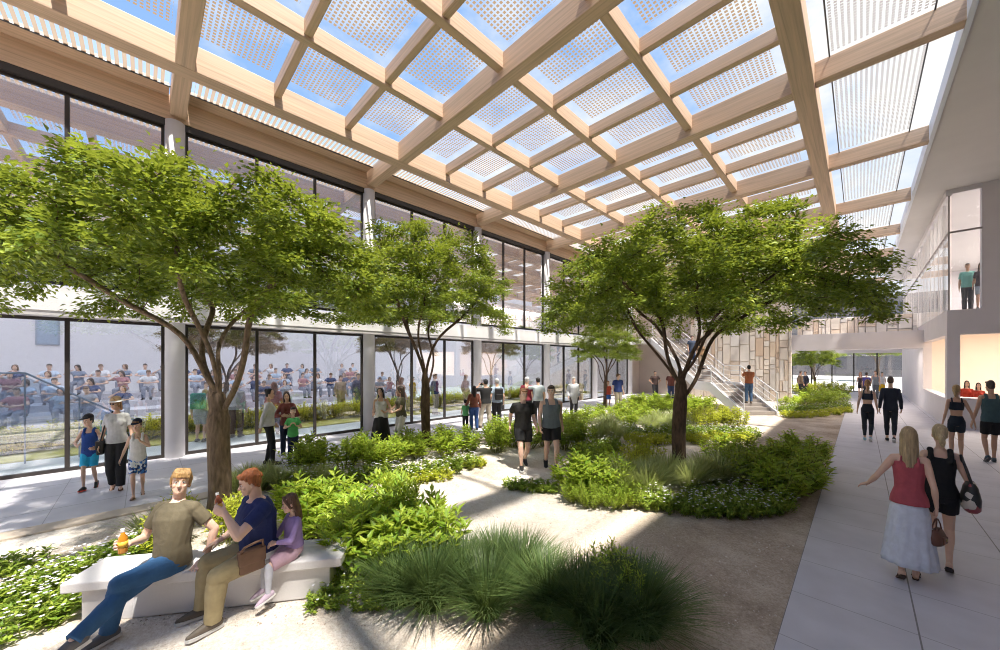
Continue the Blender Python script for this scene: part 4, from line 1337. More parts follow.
def plants(kind, label, group, pts, sc=1.0, sz=None):
    for p in pts: plant(kind, label, group, gp(*p), sc, sz)

# bed behind the bench, right of the seated girl
plants('broad', 'large pointed-leaf bright green shrub massed behind the right end of the bench', 'broadleaf shrubs behind the bench',
       [(318, 540), (352, 548), (388, 545), (425, 548), (356, 572), (398, 575), (436, 568), (300, 525), (335, 522), (378, 522)], .85, .88)
plant('broad', 'tallest pointed-leaf shrub at the back of the mass behind the bench', None, gp(398, 530), .62, 1.12)
# dark grasses nearest the viewer
plants('grass', 'dark green fine-bladed grass clump in the bottom foreground', 'foreground grass clumps',
       [(398, 600), (430, 604), (462, 588), (497, 578), (522, 586), (548, 610), (580, 618), (486, 612), (626, 618), (642, 628), (600, 640)], 1.0, .95)
plant('fern', 'small bright green feathery shrub rising between the foreground grasses', None, gp(614, 604), .95, 1.1)
plants('low', 'low dark leafy plant at the foot of the bench end', 'low plants by the bench end', [(345, 590), (372, 600), (330, 600)], .6, .7)
# left of the bench
plants('flower', 'leafy white-flowered groundcover running beside the left end of the bench', 'white groundcover left of the bench',
       [(5, 610), (28, 596), (55, 583), (80, 573), (104, 564), (128, 556), (30, 625), (70, 605), (148, 546), (15, 572)], .85, .9)
plants('lime', 'lime green shrub sprouting behind the man in the olive shirt', 'lime shrubs behind the olive shirt', [(172, 545), (178, 528), (160, 552)], .62, .68)
plants('lime', 'lime green shrub between the two seated men at the tree foot', 'lime shrubs at the near tree foot', [(228, 540), (240, 528), (248, 545)], .62, .70)
plants('agave', 'grey-green spiky rosette plant behind the drink bottle', 'spiky plants by the bottle', [(146, 540), (160, 536)], .9, .85)
plants('pale', 'feathery pale grass clump in the strip right of the near tree', 'feathery grasses beside the walk',
       [(238, 492), (258, 490), (280, 488), (300, 486), (322, 485), (268, 481), (250, 484)], .75, .62)
# bed of the second tree
plants('shrub', 'bright green shrub in the hedge around the second tree', 'hedge shrubs around the second tree',
       [(300, 473), (322, 470), (345, 467), (370, 464), (395, 461), (420, 458), (446, 456), (468, 452), (310, 462), (360, 457), (408, 452), (440, 448), (380, 470)], .95, .82)
plants('flower', 'white-flowered groundcover edging the hedge around the second tree', 'white flowers along the second tree bed',
       [(300, 487), (322, 485), (345, 483), (366, 481), (386, 479), (407, 477), (428, 474), (448, 471), (465, 467)], .95, 1.25)
plants('flime', 'yellow-green flowering plant at the right tip of the second tree bed', 'lime tips of the second tree bed', [(420, 480), (440, 478), (474, 465)], .8, .9)
plants('shrub', 'round shrub on the walk edge behind the two men in shorts, at left', 'shrubs left of the walking men', [(493, 443), (506, 441), (514, 446)], .95, .95)
# small plants in front of the walking men
plants('low', 'low dark leafy clump on the gravel before the walking men', 'low clump before the walking men', [(515, 487), (530, 489), (546, 489)], .72, .75)
# bed of the big right tree
plants('shrub', 'bushy green shrub at the left end of the big tree bed', 'left shrubs of the big tree bed', [(588, 484), (606, 476), (592, 497), (612, 492), (578, 492)], 1.0, .9)
plants('lime', 'yellow-green shrub just left of the big tree trunk', 'lime shrubs left of the big trunk', [(632, 470), (650, 468), (640, 476)], .9, .75)
plants('fern', 'low feathery shrub on the front edge of the big tree bed', 'feathery edge of the big tree bed', [(590, 506), (612, 506), (632, 505), (574, 500), (652, 503)], .7, .75)
plants('pale', 'arching pale grass clump beside the big tree trunk', 'pale grasses by the big trunk', [(640, 492), (658, 488), (668, 482), (704, 482), (720, 484), (735, 478), (622, 494), (648, 497), (690, 490)], 1.1, .95)
plants('flower', 'white-flowered groundcover along the front of the big tree bed', 'white flowers along the big tree bed',
       [(656, 508), (674, 510), (692, 512), (710, 512), (728, 514), (746, 513), (762, 511), (776, 508), (700, 500), (720, 500), (742, 500)], .85, 1.15)
plants('shrub', 'bright green shrub in the mass between the big tree and the right walk', 'right shrubs of the big tree bed',
       [(722, 466), (748, 468), (775, 472), (800, 476), (738, 480), (764, 488), (788, 494), (803, 490), (790, 460), (808, 464), (770, 500)], 1.1, .84)
# middle beds
plants('shrub', 'green shrub behind the man in the grey tank top', 'shrubs behind the walking men', [(565, 449), (582, 447), (573, 438), (497, 452), (528, 448), (544, 446)], .95, .95)
plants('shrub', 'green shrub in the long far bed along the glass walk', 'far bed shrubs along the glass walk', [(570, 426), (586, 423), (602, 421), (618, 418), (634, 420), (648, 424), (628, 428)], 1.1, .85)
plants('pale', 'tall pale grass clump in the middle bed', 'middle bed grasses', [(600, 442), (614, 441), (608, 434)], 1.1, 1.0)
plants('pale', 'fine pale grass behind the white flowers of the middle bed', 'far middle grasses', [(652, 432), (668, 431), (684, 430), (660, 426), (676, 425)], 1.1, .9)
plants('flower', 'white-flowered plant behind the left shrubs of the big tree bed', 'white flowers behind the bushy shrub', [(583, 455), (597, 453), (610, 452)], .95, 1.5)
plants('flower', 'white-flowered plant along the far path edge', 'white flowers along the far path', [(628, 436), (642, 437), (656, 438), (670, 438), (692, 438), (706, 437), (720, 437), (734, 438), (748, 438)], 1.1, 1.6)
plants('flime', 'yellow-leaved low plant on the far path edge', 'lime edging of the far path', [(634, 442), (648, 443), (662, 443), (696, 442), (716, 440), (740, 440)], 1.0, 1.3)
plants('lime', 'yellow-green shrub at the foot of the stair', 'lime shrubs before the stair', [(696, 430), (710, 428), (724, 428), (738, 430), (702, 424), (718, 422)], 1.1, .95)
plants('shrub', 'dark green shrub in front of the shaded recess', 'shrubs before the recess', [(632, 409), (644, 409), (656, 409), (668, 410), (680, 411), (690, 411), (640, 413), (660, 414), (676, 415), (696, 415), (706, 411)], 1.4, .95)
# bed under the bridge
plants('lime', 'sunlit yellow-green shrub in the back row beyond the bridge', 'lit shrubs beyond the bridge', [(796, 394), (806, 393), (816, 393), (826, 393), (836, 394), (844, 395)], 1.5, 1.2)
plants('shrub', 'dark green shrub in the middle row of the bridge bed', 'middle shrubs of the bridge bed', [(790, 409), (802, 407), (814, 406), (826, 406), (838, 405), (808, 400), (822, 400), (836, 399)], 1.35, .9)
plants('flower', 'white-flowered plant on the front edge of the bridge bed', 'white flowers of the bridge bed', [(784, 413), (796, 412), (808, 412), (820, 411), (832, 410), (842, 408)], 1.2, 1.5)
plants('flime', 'lime low plant fringing the bridge bed', 'lime fringe of the bridge bed', [(790, 417), (804, 417), (818, 416), (832, 414), (843, 412)], 1.1, 1.2)

# trees
T1 = grow_tree(1, 2.15, (3.05, 2.3), 2.9, 5.45, 1000, .145, lean=(.02, .05), nlimb=5, off=(-.55, .25), leaf=.082, nleaf=66000, bark=BARK_M)
T2 = grow_tree(2, 2.2, (2.4, 2.4), 3.0, 6.2, 800, .125, nlimb=5, leaf=.08, nleaf=50000)
T3 = grow_tree(3, 2.2, (3.35, 2.8), 2.8, 5.65, 1300, .132, nlimb=7, off=(.5, .5), leaf=.078, nleaf=82000)
tree('large spreading tree nearest the viewer, behind the seated men', gp(218, 516), T1, heading(0))
tree('spreading tree rising from the hedge beside the two laughing women', gp(426, 447), T2, 2.0)
tree('broad dark-trunked tree in the bed before the stair', gp(680, 477), T3, heading(0))
tree('small tree standing between the glass front and the stair recess', at_d(605, 18.6), T2, 4.0, .74)
tree('small tree beyond the bridge in front of the far glass screen', at_d(815, 28.0), T2, .8, .62)
FT = empty('plaza_tree', (-26, 62, 0)); tag(FT, 'leafy tree out on the plaza beyond the glass screen', 'tree', 'plaza trees')
link('trunk', T1[0], FT); link('foliage', T1[1], FT)
for i, x in enumerate((-21, -15.5, -10, -4.5, 1.5)):
    c = copy_tree(FT); c.location = (x, 62+(i % 2)*3, 0); c.rotation_euler = (0, 0, i*1.3)
# trees and hedge of the hall court behind the glass
for i, (x, y, s) in enumerate(((-17.0, 2.2, .8), (-17.2, 9.5, .85), (-17.5, 16.5, .85))):
    t = tree(('thin tree in the hall seen through the glass left of the near trunk', 'thin tree in the hall seen through the glass behind the mother and child', 'thin tree in the hall seen through the glass behind the photographer')[i], (x, y, 0), T2, i*2.0, s)
    t.children[0].material_slots[0].link = 'OBJECT'; t.children[0].material_slots[0].material = BARK_T
hy = -8.0; 
while hy < 24:
    plant('hedge', 'yellow-green hedge plant in the row just inside the glass front', 'hedge inside the glass front', (-15.3+rnd.uniform(-.15, .15), hy, 0), 1.3, .95)
    hy += .62
S(MB().box((-16.2, -14, 0), (-13.9, 25, .03)).build('floor_lawn', plain('lawn', (0.50, 0.46, 0.07), .95, var=.2, scale=8, bump=.5)))
# ------------------------------------------------------------------ people
BRN, DRK, BLK, BLD, RED, GRY = (0.16, 0.085, 0.04), (0.045, 0.028, 0.02), (0.018, 0.015, 0.015), (0.55, 0.40, 0.22), (0.30, 0.10, 0.035), (0.50, 0.49, 0.48)
DKN = (0.022, 0.028, 0.045)
BLKC, WHT, KHA, JEAN = (0.02, 0.02, 0.022), (0.78, 0.77, 0.76), (0.42, 0.36, 0.26), (0.05, 0.10, 0.22)

def denim(col):
    return plain('denim', col, .9, var=.22, scale=5, bump=.2, bscale=60)

# --- the three on the bench
SEATZ = .45
R1, g1 = person('man in olive t-shirt and blue jeans sitting cross-legged at the left on the bench', rd(-3.10, 3.38), 205, 1.71, 'm', 'fair', ('mop', (0.42, 0.25, 0.10)),
    dict(top=('tee', (0.115, 0.095, 0.058), .012, -.045), bottom=('pants', (0.03, 0.10, 0.23), .010, 1.0, denim((0.03, 0.10, 0.23))), shoe=('sneaker', (0.10, 0.10, 0.11), (0.6, 0.6, 0.6))), vox=.0062,
    pz=.291, roll=7, lean=-10, twist=-22, head=(-40, 6, -4),
    feet={'R': dict(p=(-.10, .42, .09), pitch=-18, yaw=-12, pole=(.1, .2, 1)), 'L': dict(p=(.02, .27, 0), pole=(-.15, .4, 1))},
    hands={'R': dict(p=(.075, .17, .425), palm=(-.9, .2, .3), dir=(-.15, .9, .25), curl=40, pole=(.8, -.6, -.5)), 'L': dict(p=(-.165, -.10, .285), dir=(-.35, .75, -.15), palm=(0, 0, -1), curl=8, pole=(-.3, -1, .2))}, slim=0.9)
R2, g2 = person('heavy-set man with curly red hair in navy t-shirt and khaki trousers drinking on the bench', rd(-2.38, 3.53), 222, 1.68, 'm', 'fair', ('curly', (0.32, 0.10, 0.03)),
    dict(top=('tee', (0.012, 0.024, 0.115), .014, -.045), bottom=('pants', (0.33, 0.27, 0.15), .012), shoe=('sneaker', (0.10, 0.08, 0.06), (0.5, 0.5, 0.5))), vox=.0062, girth=1.22,
    pz=.297, lean=6, twist=-6, head=(10, 6, 0),
    feet={'R': dict(p=(.08, .27, 0), pole=(.2, .5, 1)), 'L': dict(p=(-.10, .25, 0), pole=(-.3, .5, 1))},
    hands={'L': dict(p=(-.06, .185, .575), dir=(.55, .65, .45), palm=(.8, -.3, .1), curl=42, pole=(-.7, -.4, -.9)), 'R': dict(p=(.14, .17, .37), dir=(.1, .9, -.2), palm=(0, 0, -1), curl=20, pole=(.7, -.7, -.3))}, slim=0.92)
R3, g3 = person('little girl in lilac dress sitting at the right end of the bench', rd(-2.07, 3.60), 222, 1.10, 'k', 'fair', ('long', (0.13, 0.065, 0.04)),
    dict(top=('long', (0.34, 0.24, 0.50), .008, .02), bottom=('lap_skirt', (0.52, 0.34, 0.42), .010), shoe=('sneaker', (0.5, 0.4, 0.5), (0.7, 0.7, 0.7))), vox=.0058,
    pz=.44, lean=4, twist=-6, head=(14, 8, 0),
    feet={'R': dict(p=(.05, .24, .11), pitch=-15, pole=(.1, .6, 1)), 'L': dict(p=(-.05, .23, .10), pitch=-15, pole=(-.1, .6, 1))},
    hands={'R': dict(p=(.035, .19, .555), dir=(-.6, .7, -.2), palm=(-.4, -.2, -.8), curl=35, pole=(1, -.5, -.4)), 'L': dict(p=(-.035, .17, .55), dir=(.6, .7, -.2), palm=(.4, -.2, -.8), curl=35, pole=(-1, -.5, -.4))}, slim=0.92)
tl = MB()
for s in 'RL':
    limb(tl, g3, g3.kn[s], g3.an[s], .034, .024, .02, .95, bulge=.006, seg=12)
garment(R3, 'tights', tl, .006, cloth((0.55, 0.57, 0.66)), 1)

wj = MB(); torso(wj, g2, -.052, .020, .026, .012); garment(R2, 'tied_jacket', wj, .008, cloth((0.52, 0.55, 0.58)), 2, .005, 'light grey jacket tied round the waist')
def bottle(label, name, P, tilt, liquid):
    o = empty(name, P); o.rotation_euler = tilt
    tag(o, label, 'bottle')
    mb = MB(); prof = [(0, .030), (.01, .033), (.05, .031), (.10, .033), (.135, .030), (.165, .014), (.19, .012)]
    mb.loft([[(r*math.cos(2*PI*i/18), r*math.sin(2*PI*i/18), z) for i in range(18)] for z, r in prof])
    mb.build('body', plain('drink', liquid, .15, var=.05), o, True)
    MB().tube([(0, 0, .185), (0, 0, .21)], .014, 14, False).build('cap', plain('bottle_cap', (0.75, 0.75, 0.75), .4, var=0), o)
    MB().loft([[(.034*math.cos(2*PI*i/18), .034*math.sin(2*PI*i/18), z) for i in range(18)] for z in (.055, .105)]).build('label_band', plain('bottle_label', (0.75, 0.45, 0.05), .5, var=.05), o, True)
    return o
def grip(root, g, s, fwd=.045, pal=.03):
    a = g.hand_dir[s]; p = g.palm[s]-a*g.palm[s].dot(a); p.normalize()
    return wpt(root, g, g.wr[s] + a*fwd + p*pal)
q = grip(R1, g1, 'R'); bottle('amber drink bottle with orange label held by the man in olive', 'drink_bottle', (q.x, q.y, q.z-.07), (0.0, .05, 0), (0.50, 0.20, 0.02))
q = grip(R2, g2, 'L'); bottle('brown drink bottle at the mouth of the red-haired man', 'drink_bottle', (q.x, q.y, q.z-.06), (.1, -.3, 0), (0.28, 0.07, 0.02))
# his satchel
def satchel(label, P, rz, w, h, d, col, strap_pts=None, name='satchel', cat='bag'):
    o = empty(name, P, rz); tag(o, label, cat)
    m = plain('leather_'+name, col, .6, var=.15, scale=10)
    MB().box((-w/2, -d/2, 0), (w/2, d/2, h)).build('body', m, o, False, .02)
    MB().box((-w/2-.006, -d/2-.012, h*.40), (w/2+.006, d/2+.004, h+.008)).build('flap', m, o, False, .012)
    if strap_pts:
        MB().tube(strap_pts, .010, 8).build('strap', m, o, True)
    return o
satchel('brown leather satchel hanging at the hip of the man in navy', rd(-2.29, 3.30, .42), heading(222)+PI/2, .20, .20, .07, (0.16, 0.085, 0.05),
        [(-.09, 0, .19), (-.06, .10, .30), (.02, .20, .34), (.08, .10, .28), (.09, 0, .19)])

# --- family by the glass
def shirt_plain(k): return k
pA, gA = person('boy in blue tank top, cyan shorts and black cap walking along the glass', at_d(90, 6.62), 150, 1.36, 'k', 'light', ('short', BLK),
    dict(top=('tank', (0.02, 0.07, 0.30), .012, -.07), bottom=('shorts', (0.03, 0.45, 0.75), .016, .40), shoe=('sneaker', (0.03, 0.03, 0.03), (0.65, 0.06, 0.04))), vox=.0085,
    hat=((0.015, 0.015, 0.02), (0.02, 0.02, 0.03), 'cap'), head=(30, 6, 0), **{**walk(.8, 'R'), 'hands': {'R': dict(p=(.10, .15, .60), dir=(-.3, .6, .5), pole=(1, -.6, -.6), curl=40), 'L': dict(p=(-.12, .13, .56), dir=(.6, .6, .1), pole=(-1, -.6, -.5))}}, slim=0.76)
band = MB(); torso(band, gA, -.02, .035, .022); garment(pA, 'tied_jacket', band, .012, cloth((0.012, 0.015, 0.03)), 1)
pB, gB = person('woman in grey t-shirt, black trousers and white-brimmed hat walking with two boys', at_d(117, 6.60), 142, 1.70, 'f', 'light', ('bob', (0.38, 0.19, 0.08)),
    dict(top=('tee', (0.56, 0.56, 0.57), .012, -.02), bottom=('pants', (0.02, 0.02, 0.022), .016), shoe=('sandal', (0.12, 0.05, 0.03))), vox=.0085,
    hat=((0.42, 0.30, 0.18), (0.80, 0.80, 0.80), 'hat'), glasses=True, head=(35, 4, 0), girth=1.08, **{**walk(.45, 'L'), 'hands': {'R': dict(p=(.16, .04, .50)), 'L': dict(p=(-.17, .05, .50))}}, slim=0.76)
satchel('black shoulder bag on the right hip of the woman in grey', wpt(pB, gB, (.155, -.03, .40)), heading(142)+PI/2, .26, .24, .09, (0.015, 0.015, 0.016),
        [(-.10, 0, .23), (-.06, .035, .50), (.0, .14, .76), (.06, .05, .52), (.10, 0, .23)], 'shoulder_bag')
pC, gC = person('boy in white tank top, blue patterned shorts and navy cap beside the woman in grey', at_d(138, 6.24), 140, 1.34, 'k', 'light', ('short', BRN),
    dict(top=('tank', (0.76, 0.76, 0.76), .012, -.05), bottom=('shorts', (0.04, 0.16, 0.50), .018, .42), shoe=('sandal', (0.16, 0.09, 0.05))), vox=.0085,
    hat=((0.015, 0.02, 0.045), (0.02, 0.025, 0.06), 'cap'), head=(20, 6, 0), **{**walk(.9, 'R'), 'hands': {'L': dict(p=(-.04, .16, .74), dir=(.3, .4, .8), pole=(-1, -.2, -.9), curl=45), 'R': dict(p=(.20, .02, .52))}}, slim=0.76)
# patterned shorts: white flecks
for ch in pC.children:
    if ch.name.startswith('shorts'):
        m, nt, b, out = new_mat('surf_print'); tc = N(nt, 'ShaderNodeTexCoord'); v = N(nt, 'ShaderNodeTexVoronoi'); v.inputs['Scale'].default_value = 26
        nt.links.new(tc.outputs['Object'], v.inputs['Vector']); rp = ramp(nt, [(0.0, (0.75, 0.8, 0.85)), (0.33, (0.04, 0.20, 0.62)), (0.62, (0.015, 0.05, 0.2))], 'CONSTANT')
        sx_ = N(nt, 'ShaderNodeSeparateColor'); nt.links.new(v.outputs['Color'], sx_.inputs[0]); nt.links.new(sx_.outputs[0], rp.inputs[0]); nt.links.new(rp.outputs[0], b.inputs['Base Color'])
        ch.data.materials.clear(); ch.data.materials.append(m)
# --- three by the second window
person('woman with a dark bun in white jacket and black leggings standing with hands behind her', at_d(269, 8.2), 60, 1.72, 'f', 'light', ('bun', BLK),
    dict(top=('long', (0.68, 0.68, 0.70), .014, -.01), bottom=('pants', BLKC, .006), shoe=('sneaker', (0.05, 0.02, 0.02), BLKC)),
    feet={'R': dict(p=(.06, .05, 0)), 'L': dict(p=(-.06, -.03, 0))}, hands={'R': dict(p=(.06, -.11, .50), pole=(1, -.5, 0)), 'L': dict(p=(-.09, .06, .53))}, head=(10, 4, 0), slim=0.85)
person('long-haired woman in rust top holding the child in green', at_d(287, 8.75), 150, 1.62, 'f', 'light', ('longer', DRK),
    dict(top=('long', (0.22, 0.06, 0.05), .010), bottom=('pants', (0.02, 0.03, 0.07), .008), shoe=('sneaker', WHT, WHT)),
    hands={'R': dict(p=(.07, .16, .66), dir=(-.8, .3, 0), palm=(0, -1, 0), pole=(1, -.4, -.8)), 'L': dict(p=(-.07, .16, .65), dir=(.8, .3, 0), palm=(0, -1, 0), pole=(-1, -.4, -.8))}, head=(0, 10, 6), slim=0.85)
person('child in bright green t-shirt standing before the woman in rust', at_d(293, 8.36), 150, 1.26, 'k', 'fair', ('short', DRK),
    dict(top=('tee', (0.14, 0.62, 0.20), .012, -.05), bottom=('pants', (0.02, 0.03, 0.09), .010), shoe=('sneaker', DKN, BLKC)),
    hands={'R': dict(p=(.05, .14, .70), dir=(-.3, .3, .8), pole=(1, 0, -1), curl=50), 'L': dict(p=(-.05, .14, .70), dir=(.3, .3, .8), pole=(-1, 0, -1), curl=50)}, head=(0, 2, 0), slim=0.85)
# --- two laughing women
person('laughing woman in white top and long black skirt beside the second column', at_d(381, 9.9), 168, 1.62, 'f', 'light', ('longer', BLK),
    dict(top=('cami', (0.74, 0.73, 0.73), .008), bottom=('skirt', BLKC, .006, .50, .07), shoe=('sandal', BLKC)),
    hands={'R': dict(p=(.12, .10, .55), dir=(-.2, .7, .3)), 'L': dict(p=(-.07, .13, .60), dir=(.4, .5, .5), pole=(-1, -.3, -.8))}, head=(15, -6, 6))
person('woman with long dark hair in olive top and white trousers turning to her friend', at_d(401, 10.0), 235, 1.66, 'f', 'light', ('longer', DRK),
    dict(top=('tee', (0.12, 0.11, 0.07), .010), bottom=('pants', (0.78, 0.76, 0.74), .012), shoe=('sandal', (0.3, 0.2, 0.1))),
    hands={'L': dict(p=(-.05, .16, .58), dir=(.2, .8, .4), pole=(-1, -.3, -.7)), 'R': dict(p=(.10, .15, .60), dir=(0, .8, .4), pole=(1, -.3, -.7))}, head=(25, 2, -4))
# --- group at the third column
person('woman in rust sweater and blue jeans with back turned at the glass', at_d(474, 12.3), 345, 1.52, 'f', 'light', ('longer', BLK),
    dict(top=('long', (0.24, 0.085, 0.055), .012, .0), bottom=('pants', (0.04, 0.10, 0.30), .008), shoe=('sneaker', BLKC, WHT)),
    hands={'L': dict(p=(-.17, .08, .56))}, feet={'R': dict(p=(.07, 0, 0)), 'L': dict(p=(-.05, .05, 0))})
person('small child in green shirt and black trousers beside the rust sweater', at_d(465.5, 12.4), 350, 1.02, 'k', 'light', ('short', BLK),
    dict(top=('tee', (0.16, 0.55, 0.22), .012, -.05), bottom=('pants', BLKC, .010), shoe=('sneaker', BLKC, BLKC)))
pP, gP = person('man in black t-shirt and khaki trousers raising a camera at the glass', at_d(485.5, 12.8), 340, 1.72, 'm', 'light', ('short', BLK),
    dict(top=('tee', BLKC, .014, -.02), bottom=('pants', (0.48, 0.42, 0.34), .012), shoe=('sneaker', (0.10, 0.07, 0.05), (0.2, 0.15, 0.1))),
    feet={'R': dict(p=(.11, 0, 0), yaw=-18), 'L': dict(p=(-.11, .02, 0), yaw=18)},
    hands={'L': dict(p=(-.10, .15, .86), dir=(.3, .5, .7), palm=(1, 0, 0), pole=(-1, 0, -.6), curl=45), 'R': dict(p=(.04, .17, .86), dir=(-.4, .5, .6), palm=(-1, 0, 0), pole=(1, 0, -.6), curl=45)}, head=(-12, -4, 0))
cq = wpt(pP, gP, (-.035, .215, .90)); cam_o = empty('camera', cq, heading(340)); tag(cam_o, 'small black camera raised by the man in black t-shirt', 'camera')
MB().box((-.07, -.025, -.04), (.07, .025, .045)).build('body', BLACK, cam_o, False, .008)
MB().tube([(0, .02, 0), (0, .08, 0)], .032, 14, False).build('lens', BLACK, cam_o)
pQ, gQ = person('grey-haired man in pale blue shirt and black trousers wearing a backpack', at_d(497, 13.3), 350, 1.72, 'm', 'light', ('short', GRY),
    dict(top=('tee', (0.40, 0.50, 0.62), .013, -.03), bottom=('pants', BLKC, .012), shoe=('sneaker', BLKC, BLKC)), head=(-15, 0, 0))
bp_ = empty('backpack', wpt(pQ, gQ, (0.02, -.125, .56)), heading(350)); tag(bp_, 'black backpack on the man in the pale blue shirt', 'backpack')
MB().box((-.15, -.09, 0), (.15, .07, .42)).build('body', BLACK, bp_, False, .04)
MB().box((-.12, -.13, .03), (.12, -.08, .22)).build('pocket', BLACK, bp_, False, .02)
for s in (-.10, .10):
    MB().tube([(s, .06, .40), (s, .17, .46), (s, .30, .40), (s, .28, .22), (s, .07, .06)], .014, 6).build('strap', BLACK, bp_, True)
# --- the two men walking towards the viewer
person('man in black t-shirt and black shorts walking on the gravel', at_d(523, 7.98), 172, 1.78, 'm', 'fair', ('short', (0.24, 0.12, 0.05)),
    dict(top=('tee', (0.014, 0.013, 0.013), .015, -.05), bottom=('shorts', (0.012, 0.012, 0.014), .016, .36), shoe=('sneaker', BLKC, WHT)), vox=.0075,
    head=(-12, 2, 0), **walk(1.0, 'R'))
person('man in grey tank top and black shorts walking on the gravel', at_d(551, 7.95), 176, 1.83, 'm', 'fair', ('short', (0.055, 0.035, 0.025)),
    dict(top=('tank', (0.15, 0.18, 0.20), .013, -.03), bottom=('shorts', (0.012, 0.012, 0.014), .016, .36), shoe=('sneaker', BLKC, (0.08, 0.08, 0.08))), vox=.0075,
    head=(18, 0, 0), **walk(.7, 'L'))
person('person in maroon shirt and pale cap standing at the glass behind the walking men', at_d(527, 13.9), 20, 1.74, 'm', 'light', ('short', GRY),
    dict(top=('tee', (0.26, 0.03, 0.05), .014), bottom=('pants', BLKC, .010), shoe=('sneaker', BLKC, BLKC)), hat=((0.6, 0.6, 0.62), (0.6, 0.6, 0.62), 'cap'))
person('dark-haired person in light grey shirt pointing at the glass', at_d(538, 13.7), 350, 1.74, 'm', 'light', ('short', BLK),
    dict(top=('tee', (0.44, 0.50, 0.52), .014), bottom=('pants', BLKC, .010), shoe=('sneaker', BLKC, BLKC)),
    hands={'L': dict(p=(-.24, .18, .90), pole=(-.6, -.2, -.8))})
pE, gE = person('elderly person in long grey coat carrying a cream bag', at_d(573.5, 15.6), 170, 1.68, 'm', 'fair', ('short', (0.6, 0.58, 0.55)),
    dict(top=('coat', (0.40, 0.41, 0.43), .022, -.20), bottom=('pants', BLKC, .010), shoe=('sneaker', BLKC, BLKC)))
satchel('cream shoulder bag hanging from the grey coat', wpt(pE, gE, (-.20, .04, .42)), heading(170)+PI/2, .26, .26, .08, (0.55, 0.46, 0.34), [(-.10, 0, .25), (-.04, .02, .5), (0, .10, .70), (.04, .04, .5), (.10, 0, .25)], 'shoulder_bag')
person('man in navy polo and khaki trousers near the small tree', at_d(618, 17.6), 170, 1.76, 'm', 'light', ('short', BRN),
    dict(top=('tee', (0.02, 0.04, 0.16), .014), bottom=('pants', (0.36, 0.32, 0.24), .012), shoe=('sneaker', BLKC, BLKC)), head=(-50, 0, 0))
person('child in red top and blue shorts half hidden by the small tree', at_d(608, 18.6), 185, 1.32, 'k', 'light', ('short', RED),
    dict(top=('tee', (0.45, 0.06, 0.03), .014), bottom=('shorts', (0.03, 0.10, 0.35), .014, .4), shoe=('sneaker', BLKC, WHT)))
person('person with hands on hips standing in the shaded recess', at_d(655, 23.4), 180, 1.74, 'm', 'tan', ('short', BLK),
    dict(top=('tee', (0.06, 0.035, 0.03), .014), bottom=('pants', (0.03, 0.03, 0.035), .012), shoe=('sneaker', BLKC, BLKC)),
    hands={'R': dict(p=(.11, .02, .545), dir=(-.6, .3, -.3), pole=(1, -.2, 0)), 'L': dict(p=(-.11, .02, .545), dir=(.6, .3, -.3), pole=(-1, -.2, 0))})
person('person in dark red top and jeans by the recess, behind the big trunk', at_d(671, 22.2), 200, 1.76, 'm', 'tan', ('short', BLK),
    dict(top=('tee', (0.13, 0.04, 0.03), .014), bottom=('pants', (0.03, 0.05, 0.12), .012), shoe=('sneaker', BLKC, BLKC)))
# --- on the stair
def on_stair(d): 
    s = d-15.9
    if s < L1: return RIS*(int(s/TRD)+1)
    if s < L1+LAND: return ZL
    return ZL+RIS*(int((s-L1-LAND)/TRD)+1)
person('man in rust shirt and jeans standing on the lower steps of the stair', at_d(749, 16.55, on_stair(16.55)), 22, 1.74, 'm', 'light', ('short', BLK),
    dict(top=('tee', (0.36, 0.115, 0.045), .014, .0), bottom=('pants', (0.06, 0.12, 0.22), .010), shoe=('sneaker', (0.2, 0.16, 0.12), BLKC)),
    hands={'L': dict(p=(-.085, .13, .85), dir=(.3, .5, .7), pole=(-.45, .3, -1), curl=45), 'R': dict(p=(.06, .14, .80), dir=(-.4, .5, .6), pole=(.4, .3, -1), curl=45)}, slim=0.85)
person('person in navy top on the upper flight of the stair', at_d(692, 21.6, on_stair(21.6)), 175, 1.7, 'm', 'light', ('short', BLK),
    dict(top=('tee', (0.05, 0.07, 0.12), .014), bottom=('pants', (0.03, 0.05, 0.12), .012), shoe=('sneaker', BLKC, BLKC)))
person('woman in brown patterned top on the upper flight of the stair', at_d(701, 20.9, on_stair(20.9)), 185, 1.6, 'f', 'light', ('long', BLK),
    dict(top=('tee', (0.28, 0.17, 0.09), .012), bottom=('pants', (0.30, 0.22, 0.15), .010), shoe=('sneaker', BLKC, BLKC)))
# --- beyond the bridge
person('person in tan jacket standing in the shade past the stone wall end', at_d(800.5, 24.6), 90, 1.72, 'm', 'tan', ('short', DRK),
    dict(top=('long', (0.20, 0.13, 0.08), .016), bottom=('pants', BLKC, .012), shoe=('sneaker', BLKC, BLKC)), slim=0.78)
person('person in dark jacket facing the tan jacket past the stone wall', at_d(805.5, 24.9), 270, 1.7, 'm', 'tan', ('short', BLK),
    dict(top=('long', (0.03, 0.03, 0.05), .014), bottom=('pants', BLKC, .012), shoe=('sneaker', BLKC, BLKC)), slim=0.78)
person('red-haired woman in black by the far glass screen', at_d(860.5, 24.0), 225, 1.66, 'f', 'fair', ('long', (0.40, 0.14, 0.04)),
    dict(top=('cami', (0.08, 0.05, 0.05), .010), bottom=('shorts', BLKC, .012, .35), shoe=('sneaker', BLKC, BLKC)), slim=0.75)
pZ, gZ = person('person with a purple backpack walking away past the bridge', at_d(866.5, 22.0), 45, 1.70, 'm', 'light', ('short', DRK),
    dict(top=('tee', (0.10, 0.08, 0.16), .014), bottom=('pants', BLKC, .010), shoe=('sneaker', BLKC, BLKC)), slim=0.75)
bz = empty('backpack', wpt(pZ, gZ, (0, -.13, .55)), heading(45)); tag(bz, 'purple backpack on the person past the bridge', 'backpack')
